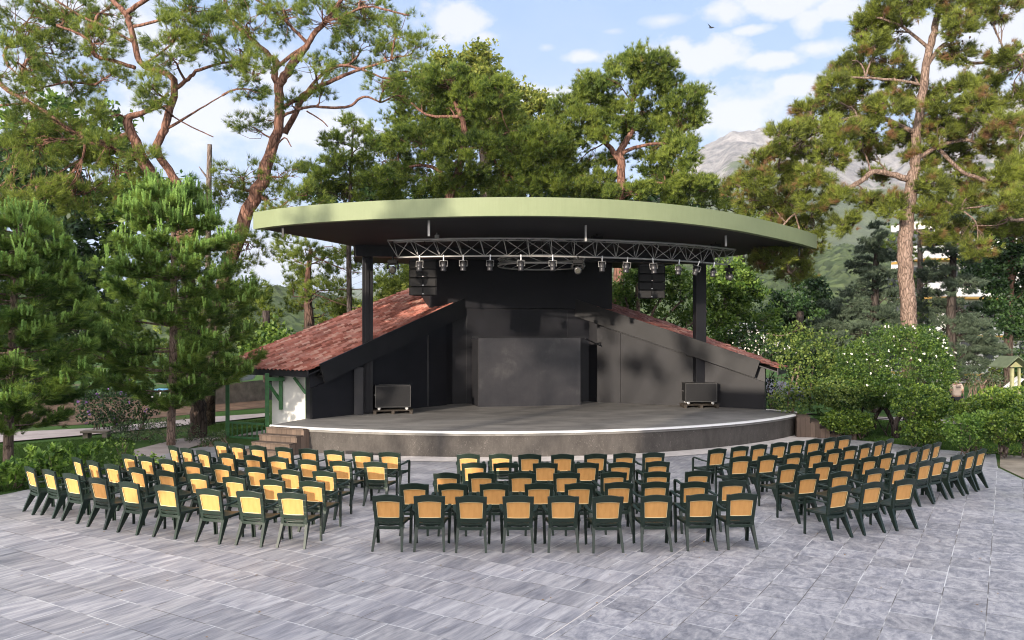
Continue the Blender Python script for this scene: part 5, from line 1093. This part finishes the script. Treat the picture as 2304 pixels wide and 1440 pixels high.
# ------------------------------------------------------------------ shrubs on the right
bush('flowering_bush', 'huge domed bush speckled with white flowers in front of the big pine', 'bush', 26.9, [(2020, 825, 118, 92), (1935, 835, 60, 66), (2090, 845, 42, 55), (1990, 880, 80, 34), (2060, 770, 60, 38)], M['leaf_dome'], ln=.062, wd=.024, dens=10, k=8, shell=.9, rough=.05, seedstems=2, jitter=.08, flower=M['flower_white'], nf=14, fl=.06,
     stems=[[(2012, 985, 6), (2008, 950, 5), (1990, 915, 5), (1965, 880, 4)], [(1968, 965, 4), (1972, 935, 4), (2000, 900, 3)]], barkmat=M['bark_dark'])
bush('climbing_shrub', 'tall tangle of climbing leafy shoots beside the right roof', 'bush', 28, [(1830, 800, 60, 50), (1790, 770, 44, 34), (1880, 790, 60, 44), (1845, 850, 70, 48), (1790, 880, 44, 44), (1760, 905, 26, 24), (1765, 800, 30, 26), (1820, 905, 50, 26), (1800, 740, 22, 22), (1900, 860, 50, 44), (1735, 765, 26, 10)], M['leaf_vine'], ln=.11, wd=.036, dens=1.5, k=7, rough=.22, shell=.7, seedstems=0,
     stems=[[(1780, 960, 3), (1788, 890, 3), (1800, 820, 2)], [(1772, 930, 2.5), (1776, 880, 2), (1790, 830, 2)], [(1822, 910, 2), (1826, 860, 2), (1830, 820, 1.5)], [(1800, 740, 1.5), (1760, 755, 1.2), (1725, 750, 1)]])
bush('clipped_bush', 'round clipped bush on a stem just right of the right steps', 'bush', 26.4, [(1903, 948, 52, 26), (1878, 946, 26, 18), (1935, 950, 28, 22)], M['leaf_clip'], ln=.074, wd=.030, dens=11, k=8, shell=.9, rough=.045, seedstems=3, jitter=.07, stems=[[(1916, 992, 7), (1914, 968, 7), (1904, 950, 4)], [(1924, 992, 5), (1924, 970, 5), (1932, 955, 3)]], barkmat=M['bark_pale'])
bush('clipped_bush', 'broad clipped bush under the climbing shrub behind the right steps', 'bush', 26.9, [(1895, 882, 62, 38), (1945, 890, 40, 30)], M['leaf_vine'], ln=.074, wd=.030, dens=11, k=8, shell=.9, rough=.045, seedstems=3, jitter=.07, stems=[[(1904, 965, 4), (1906, 930, 4), (1900, 905, 3)]], barkmat=M['bark_dark'])
bush('clipped_bush', 'ball shaped clipped bush above a squared one below the flowering dome', 'bush', 24.3, [(2072, 905, 62, 40)], M['leaf_clip'], ln=.074, wd=.030, dens=11, k=8, shell=.9, rough=.045, seedstems=3, jitter=.07, stems=[[(2018, 985, 6), (2016, 950, 6), (2040, 920, 4)]], barkmat=M['bark_dark'])
bush('clipped_bush', 'low squared clipped bush standing under the ball shaped one', 'bush', 23.9, [(2060, 968, 36, 27), (2092, 969, 36, 27)], M['leaf_clip'], ln=.074, wd=.030, dens=11, k=8, shell=.9, rough=.045, seedstems=3, jitter=.07)
bush('clipped_bush', 'upper long clipped bush right of the person in a pale shirt', 'bush', 25.2, [(2190, 918, 44, 22), (2240, 905, 50, 32), (2290, 905, 50, 34), (2160, 928, 28, 20)], M['leaf_clip'], ln=.074, wd=.030, dens=11, k=8, shell=.9, rough=.045, seedstems=3, jitter=.07)
bush('clipped_bush', 'brightest low clipped bush at the corner of the paving', 'bush', 22.6, [(2172, 968, 44, 36), (2212, 955, 34, 30)], M['leaf_laurel'], ln=.074, wd=.030, dens=11, k=8, shell=.9, rough=.045, seedstems=3, jitter=.07)
bush('clipped_bush', 'low clipped bush with bare stems at the right edge', 'bush', 22.2, [(2258, 960, 42, 38), (2305, 950, 38, 46)], M['leaf_clip'], ln=.074, wd=.030, dens=11, k=8, shell=.9, rough=.045, seedstems=3, jitter=.07, stems=[[(2262, 1020, 5), (2266, 1000, 5), (2275, 980, 3)], [(2250, 1018, 4), (2256, 1000, 4), (2240, 975, 3)]], barkmat=M['bark_grey'])
bush('ground_cover_plant', 'low green plants along the back edge of the paving at the right', 'plant', 23, [(2215, 1012, 26, 10), (2260, 1018, 34, 10), (2300, 1022, 30, 10), (2180, 1005, 20, 8)], M['leaf_clip'], ln=.07, wd=.02, dens=2.2)
bush('bare_stemmed_shrub', 'small pale shrub with fanned bare stems behind the clipped bushes', 'shrub', 31, [(2205, 848, 34, 14), (2185, 855, 20, 12), (2232, 850, 20, 14), (2248, 856, 20, 14)], M['leaf_rust'] if 'leaf_rust' in M else M['leaf_grey'], ln=.07, wd=.025, dens=.8, stems=[[(2210, 885, 4), (2207, 865, 3), (2190, 850, 1.5)], [(2210, 885, 4), (2212, 865, 3), (2228, 850, 1.5)], [(2209, 880, 3), (2208, 862, 2), (2205, 845, 1)]], barkmat=M['bark_pale'])
bush('dark_shrub', 'dark shrub in the shade right of the stage house wall', 'bush', 31, [(1740, 905, 22, 26), (1735, 870, 16, 24), (1765, 935, 20, 10)], M['leaf_dark'], ln=.1, wd=.035, dens=1.2, flower=M['flower_pink'], nf=4, fl=.08)

# ------------------------------------------------------------------ grass blades close to the plaza
def grass_patch(name, poly_px, n, h):
    P = [gnd(*p)[:2] for p in poly_px]; xs = [p[0] for p in P]; ys = [p[1] for p in P]; out = []
    def inside(x, y):
        c = False; j = len(P) - 1
        for i in range(len(P)):
            if (P[i][1] > y) != (P[j][1] > y) and x < (P[j][0] - P[i][0]) * (y - P[i][1]) / (P[j][1] - P[i][1]) + P[i][0]: c = not c
            j = i
        return c
    while len(out) < n:
        x, y = rng.uniform(min(xs), max(xs)), rng.uniform(min(ys), max(ys))
        if inside(x, y): out.append((x, y, -.05))
    C = np.array(out); V, Fc = needles(C, np.tile(np.array([0, 0, 1.0]), (n, 1)), 9, h, .008, .5, .06)
    o = fast_mesh(name, V, Fc, M['blade'], origin=tuple(C[0])); tag(o, kind='stuff'); return o
grass_patch('grass', [(-60, 1105), (0, 1102), (60, 1096), (180, 1082), (250, 1060), (300, 1030), (300, 985), (230, 984), (-60, 1008)], 16000, .075)
grass_patch('grass', [(1890, 984), (1990, 994), (2120, 1008), (2240, 1020), (2320, 1024), (2320, 965), (2050, 952), (1830, 935)], 16000, .075)
grass_patch('grass', [(500, 985), (600, 962), (600, 942), (480, 955), (440, 975)], 4000, .07)

# ------------------------------------------------------------------ odds and ends in the park
wl_ = thing('stone_wall', 'rough low stone wall far behind the porch posts', 'wall', at(540, 905, 40))
mb = MB(); a = at(478, 880, 40); b = at(606, 880, 43); mb.slab([(a[0], a[1], -.05), (b[0], b[1], -.05), (b[0], b[1], 1.05), ((a[0] + b[0]) / 2, (a[1] + b[1]) / 2, 1.0), (a[0], a[1], .85)], (.1, .5, 0)); obj('wall_body', mb, M['stone'], wl_)
mb = MB(); mb.slab([(a[0] + .9, a[1] + .1, 1.02), (b[0] - .8, b[1] - .2, 1.07), (b[0] - .8, b[1] + .5, 1.35), (a[0] + .9, a[1] + .7, 1.3)], (0, 0, .05)); obj('sheet_metal_cover', mb, M['metal'], wl_)
pt = thing('picnic_table', 'small table with a blue top far behind the hibiscus bush', 'table', at(385, 905, 40))
c = at(385, 893, 40); mb = MB(); mb.box((c[0], c[1], .72), (1.5, .8, .05)); obj('tabletop', mb, plain('faded blue top', (.10, .30, .5), .5), pt)
for sx in (-.6, .6): mb = MB(); mb.bar((c[0] + sx, c[1] - .3, 0), (c[0] + sx, c[1] + .3, .7), .06, .06, up=(1, 0, 0)); mb.bar((c[0] + sx, c[1] + .3, 0), (c[0] + sx, c[1] - .3, .7), .06, .06, up=(1, 0, 0)); obj('leg', mb, M['white_edge'], pt)
pb = thing('bench', 'white bench in front of the blue topped table', 'bench', (c[0] - .1, c[1] - 1.0, 0))
mb = MB(); mb.box((c[0] - .1, c[1] - 1.0, .43), (1.4, .3, .05)); obj('seat', mb, M['white_edge'], pb)
for sx in (-.55, .55): mb = MB(); mb.box((c[0] - .1 + sx, c[1] - 1.0, .2), (.06, .26, .41)); obj('leg', mb, M['white_edge'], pb)
sb = thing('stone_slab_bench', 'flat dark stone slab on blocks beside the left path', 'bench', gnd(215, 985))
c = gnd(218, 984); mb = MB(); mb.box((c[0], c[1], .2), (.9, .45, .07), .1); obj('seat', mb, M['stone'], sb, bevel=.01)
for sx in (-.32, .32): mb = MB(); mb.box((c[0] + sx, c[1], .06), (.16, .34, .22), .1); obj('leg', mb, M['stone'], sb, bevel=.01)
# dead snag left of the second pine
sn = pxpath([(468, 900, 6), (468, 600, 6), (470, 420, 6), (472, 325, 5)], 38); mb = MB(); mb.tube(*smooth(*sn), 8); mb.tube([at(470, 405, 38), at(455, 385, 38), at(448, 375, 38)], [.06, .04, .02], 6)
tag(obj('dead_trunk', mb, M['bark_grey'], None, True, origin=(sn[0][0][0], sn[0][0][1], 0)), 'bare grey dead trunk standing between the two tall pines', 'tree stump')

# kiosk at the right edge
kx = at(2290, 900, 29.5); ki = thing('sign_shelter', 'small wooden notice shelter with a green gabled roof at the right edge', 'shelter', (kx[0], kx[1], 0))
def kp(px, py, dy=0): return at(px, py, 29.5 + dy)
M['shelter_wood'] = plain('pale shelter timber', (.30, .30, .17), .7, .2, .15, 6); M['shelter_green'] = plain('green painted boards', (.10, .125, .075), .7, .2, .2, 5)  # pale timber for gable and front posts, green for roof and rear posts
for d_ in ((2264, 828, 2292, 804), (2322, 828, 2292, 804)):
    mb = MB(); a, b = kp(d_[0], d_[1], -.5), kp(d_[2], d_[3], -.5); mb.slab([a, b, b + np.array([0, 1.1, 0]), a + np.array([0, 1.1, 0])], (0, 0, .04)); obj('roof', mb, M['shelter_green'], ki)
mb = MB(); a, b, c = kp(2272, 826), kp(2314, 826), kp(2292, 807); mb.slab([a, b, c], (0, .04, 0)); obj('gable', mb, M['shelter_wood'], ki)
for px in (2277, 2293, 2309):
    for dy in (0, .6):
        q = kp(px, 900, dy); mb = MB(); mb.box((q[0], q[1], 1.08), (.10 if px != 2293 else .05, .10, 2.2)); obj('post', mb, M['shelter_wood'] if dy == 0 else M['shelter_green'], ki)
mb = MB(); mb.bar(kp(2262, 872, .2), kp(2292, 848, .2), .25, .03); mb.bar(kp(2272, 876, .3), kp(2300, 852, .3), .25, .03); obj('slanted_board', mb, M['white_edge'], ki)
# hotel building glimpsed behind the right hand pines
hx = at(2130, 600, 62); ht = thing('hotel_building', 'white curved hotel with balconies and ochre edges behind the right trees', 'building', (hx[0], hx[1], 0))
cvx = [(2005, 60), (2050, 58), (2110, 57.5), (2190, 58), (2270, 60), (2350, 63)]
core = [at(px, 600, Y)[:2] for px, Y in cvx]
mb = MB(); mb.prism([*core, core[-1] * 1.15, core[0] * 1.15], 0, 11.6); obj('wall', mb, M['white_render'], ht)
for k in range(4):
    z = .6 + k * 2.7; front = [p + np.array([0, -1.5]) for p in core]
    mb = MB(); mb.prism([*front, *core[::-1]], z, z + .16); mb2 = MB(); n_ = len(front)
    for i in range(n_ - 1): a, b = front[i], front[i + 1]; mb2.slab([(*a, z + .1), (*b, z + .1), (*b, z + 1.1), (*a, z + 1.1)], (0, .1, 0))
    obj('balcony_slab', mb, M['ochre'], ht); obj('balcony_parapet', mb2, M['white_render'], ht)
    mb3 = MB()
    for i in range(n_ - 1):
        for f in (.3, .75): q = core[i] + (core[i + 1] - core[i]) * f; mb3.box((q[0], q[1] - .02, z + 1.3), (1.4, .06, 2.1))
    o = obj('glazing', mb3, M['glass'], ht); o['kind'] = 'stuff'
# bird
bp = at(1601, 62, 60); mb = MB(); mb.tube([bp + np.array([-.22, 0, -.03]), bp, bp + np.array([.2, 0, .03])], [.015, .06, .02], 6); mb.add([bp, bp + np.array([.1, .1, .02]), bp + np.array([.45, .5, .22]), bp + np.array([0, -.05, .02]), bp + np.array([-.1, .05, 0]), bp + np.array([-.4, -.4, .16])], [(0, 1, 2), (3, 4, 5)])
tag(obj('bird', mb, M['black_deep'], origin=tuple(bp)), 'small dark bird gliding in the sky above the middle pine', 'bird')

# ------------------------------------------------------------------ person standing behind the bushes, seen from behind
def person(px, py_head, Y):
    top = at(px, py_head, Y); x, y = top[0], top[1]; s = top[2] / 1.74; root = thing('person', 'person seen from behind in a pale printed shirt and black cap, behind the hedges', 'person', (x, y, 0))
    J = {'pel': (0, 0, .95), 'abd': (0, .01, 1.12), 'ch': (0, .0, 1.34), 'nk': (0, .01, 1.49), 'hd0': (0, -.01, 1.56), 'hd1': (0, -.015, 1.68), 'shl': (-.17, 0, 1.43), 'shr': (.17, 0, 1.43), 'ell': (-.25, -.01, 1.16), 'elr': (.26, -.02, 1.16),
         'wrl': (-.20, .20, 1.06), 'wrr': (.19, .19, 1.05), 'hal': (-.13, .27, 1.07), 'har': (.11, .27, 1.06), 'hpl': (-.09, 0, .90), 'hpr': (.09, 0, .90), 'knl': (-.11, .02, .5), 'knr': (.11, .02, .5), 'anl': (-.12, -.02, .09), 'anr': (.12, -.02, .09), 'tol': (-.14, .16, .03), 'tor': (.14, .16, .03)}
    Rd = {'pel': .135, 'abd': .135, 'ch': .15, 'nk': .058, 'hd0': .075, 'hd1': .092, 'shl': .062, 'shr': .062, 'ell': .043, 'elr': .043, 'wrl': .029, 'wrr': .029, 'hal': .035, 'har': .035, 'hpl': .095, 'hpr': .095, 'knl': .062, 'knr': .062, 'anl': .042, 'anr': .042, 'tol': .04, 'tor': .04}
    E = [('pel', 'abd'), ('abd', 'ch'), ('ch', 'nk'), ('nk', 'hd0'), ('hd0', 'hd1'), ('ch', 'shl'), ('ch', 'shr'), ('shl', 'ell'), ('shr', 'elr'), ('ell', 'wrl'), ('elr', 'wrr'), ('wrl', 'hal'), ('wrr', 'har'), ('pel', 'hpl'), ('pel', 'hpr'), ('hpl', 'knl'), ('hpr', 'knr'), ('knl', 'anl'), ('knr', 'anr'), ('anl', 'tol'), ('anr', 'tor')]
    def skin(name, keys, edges, grow, mat, mod={}):
        me = bpy.data.meshes.new(name); idx = {k: i for i, k in enumerate(keys)}; me.from_pydata([tuple(c * s for c in mod.get(k, J[k])) for k in keys], [(idx[a], idx[b]) for a, b in edges], []); o = link(name, me, mat, root)
        m = o.modifiers.new('skin', 'SKIN'); m.use_smooth_shade = True; sv = me.skin_vertices[0].data
        for k, i in idx.items(): r = Rd[k] * s * grow; sv[i].radius = (r * (1.25 if k in ('ch', 'abd', 'pel') else 1), r * (.82 if k in ('ch', 'abd') else 1)); sv[i].use_root = (i == 0)
        sub = o.modifiers.new('sub', 'SUBSURF'); sub.levels = 1; sub.render_levels = 2; return o
    skin('body', list(J), E, 1.0, plain('skin', (.42, .25, .18), .6))
    mid = {'ell': (-.225, -.005, 1.24), 'elr': (.23, -.01, 1.24)}
    Rd2 = dict(Rd); Rd['ell'] = Rd['elr'] = .062; Rd['nk'] = .06
    skin('shirt', ['ch', 'abd', 'pel', 'shl', 'shr', 'ell', 'elr'], [('pel', 'abd'), ('abd', 'ch'), ('ch', 'shl'), ('ch', 'shr'), ('shl', 'ell'), ('shr', 'elr')], 1.16, M['shirt'], mid)
    Rd.update(Rd2)
    skin('trousers', ['pel', 'hpl', 'hpr', 'knl', 'knr', 'anl', 'anr'], [('pel', 'hpl'), ('pel', 'hpr'), ('hpl', 'knl'), ('hpr', 'knr'), ('knl', 'anl'), ('knr', 'anr')], 1.13, M['black_deep'])
    mb = MB(); mb.lathe((x, y - .015 * s, 1.63 * s), [(.118, 0), (.122, .04), (.112, .10), (.080, .15), (.02, .17)], 16); mb.slab([(x - .07, y + .08, 1.645 * s), (x + .07, y + .08, 1.645 * s), (x + .05, y + .2, 1.63 * s), (x - .05, y + .2, 1.63 * s)], (0, 0, .012)); obj('cap', mb, M['black_deep'], root, True)
    # dark print across the shoulders
    mb = MB()
    for k, (a, w) in enumerate(((-.10, .03), (-.065, .03), (-.03, .025), (.005, .03), (.045, .03), (.085, .028))): mb.box((x + a, y - .150 * s, 1.40 * s), (w, .012, .032))
    mb.box((x, y - .147 * s, 1.34 * s), (.16, .012, .018)); obj('shirt_print', mb, M['black_deep'], root)
    return root
M['shirt'] = plain('pale peach shirt', (.70, .55, .45), .8, .1, .06, 6)
person(2152, 848, 31.5)

# ------------------------------------------------------------------ what stands behind the viewer and shades the plaza
S_ = np.array([.51, .86]); S_ = S_ / np.linalg.norm(S_); Wd = np.array([S_[1], -S_[0]])
def sw(s, w): return S_ * s + Wd * w
tb = thing('shade_building', 'unseen cream building behind the viewpoint, there to shade the plaza', 'building', (*sw(-10, 8), 0))  # unseen block, its height set so its shade ends at the stage
mb = MB(); mb.prism([sw(-14, -8.6), sw(-14, 40), sw(-6.5, 40), sw(-6.5, -8.6)][::-1], 0, 7.3)
if np.cross(*(np.array(sw(-14, 40)) - sw(-14, -8.6), np.array(sw(-6.5, 40)) - sw(-14, 40))) > 0: mb = MB(); mb.prism([sw(-14, -8.6), sw(-14, 40), sw(-6.5, 40), sw(-6.5, -8.6)], 0, 7.3)
obj('wall', mb, M['building'], tb)
mb = MB(); mb.prism([sw(-14.2, -8.8), sw(-14.2, 40.2), sw(-6.3, 40.2), sw(-6.3, -8.8)][::1], 7.31, 7.5); obj('roof_edge', mb, M['white_render'], tb)
def shade_tree(label, s, w, h, blobs, dens=1.0, leaf=.5):
    c = sw(s, w); root = thing('broadleaf_tree', label, 'tree', (*c, 0), 'trees behind the viewpoint'); mb = MB(); mb.tube([(*c, 0), (c[0] + .1, c[1], h * .5), (*c, h * .85)], [.3, .22, .08], 9); P = []
    for ds, dw, z, r in blobs:
        q = np.array([*sw(s + ds, w + dw), z]); mb.tube(curve((*c, h * .45), q, 5, 0, .06), np.linspace(.1, .03, 5), 5); n = int(34 * dens * r * r); d = unit(n) * rng.uniform(.2, 1, (n, 1)) ** .5 * r; P.append(q + d)
    P = np.concatenate(P); obj('trunk', mb, M['bark_grey'], root, True); V, Fc = leaves(P, np.tile([0, 0, 1.0], (len(P), 1)), 7, leaf, leaf * .35, 1, .4); fast_mesh('crown', V, Fc, M['leaf'], root)
shade_tree('thin tree behind the viewpoint whose leaves dapple the backdrop', -24, -13.2, 12, [(0, -1, 11.6, 1.0), (0, 1.6, 11.2, .7), (1, .3, 13.0, .9), (-1, 3.4, 12.0, .8), (0, -2.6, 12.8, .8), (0, 5.5, 12.4, .7)], .45)
shade_tree('bushy tree behind and left of the viewpoint', -9, -22, 10, [(0, 0, 3.2, 2.4), (0, 2.5, 3.6, 1.6), (0, -4, 3.6, 2.6), (0, -7, 3.6, 2.4), (0, 3.2, 7.0, 1.5), (.5, 1.6, 8.6, 1.2), (0, 3.6, 8.7, 1.0), (0, .3, 7.2, 1.3)], .8)
shade_tree('wide tree far behind and left of the viewpoint', -12, -34, 11, [(0, 0, 4, 3.0), (0, 4.5, 4, 2.6), (0, -5, 4, 3.0), (0, -8, 4, 2.8)], .6)

# fallen leaves and needles lying on the plaza
n_ = 420; C = np.stack([rng.uniform(-9, 12, n_), rng.uniform(7, 21, n_), np.full(n_, .006)], 1)
C = np.concatenate([C, np.stack([rng.uniform(-9, -4, 160), rng.uniform(17, 22, 160), np.full(160, .006)], 1)])
d = unit(len(C)); d[:, 2] = .05; d = norm(d); sd_ = norm(np.cross(d, [0, 0, 1.0])); L_ = rng.uniform(.015, .05, (len(C), 1)); w_ = rng.uniform(.15, .4, (len(C), 1)) * L_
V = np.stack([C, C + d * L_ * .5 + sd_ * w_, C + d * L_, C + d * L_ * .5 - sd_ * w_], 1).reshape(-1, 3)
tag(fast_mesh('leaf_litter', V, np.arange(len(V)).reshape(-1, 4), plain('dry leaf', (.30, .20, .10), .9, .1, .5, 8), origin=(0, 14, 0)), kind='stuff')

# ------------------------------------------------------------------ haze
def haze():
    mb = MB(); mb.box((1400, 2370, 499), (8600, 4860, 1004)); m = bpy.data.materials.new('haze'); m.use_nodes = True; N = m.node_tree.nodes; N.remove(N['Principled BSDF'])
    v = N.new('ShaderNodeVolumePrincipled'); v.inputs['Color'].default_value = (.86, .92, 1.0, 1); v.inputs['Density'].default_value = .00009; v.inputs['Anisotropy'].default_value = 0.0
    m.node_tree.links.new(v.outputs[0], N['Material Output'].inputs['Volume']); tag(obj('haze', mb, m, origin=(1400, 2370, -3)), kind='stuff')
haze()
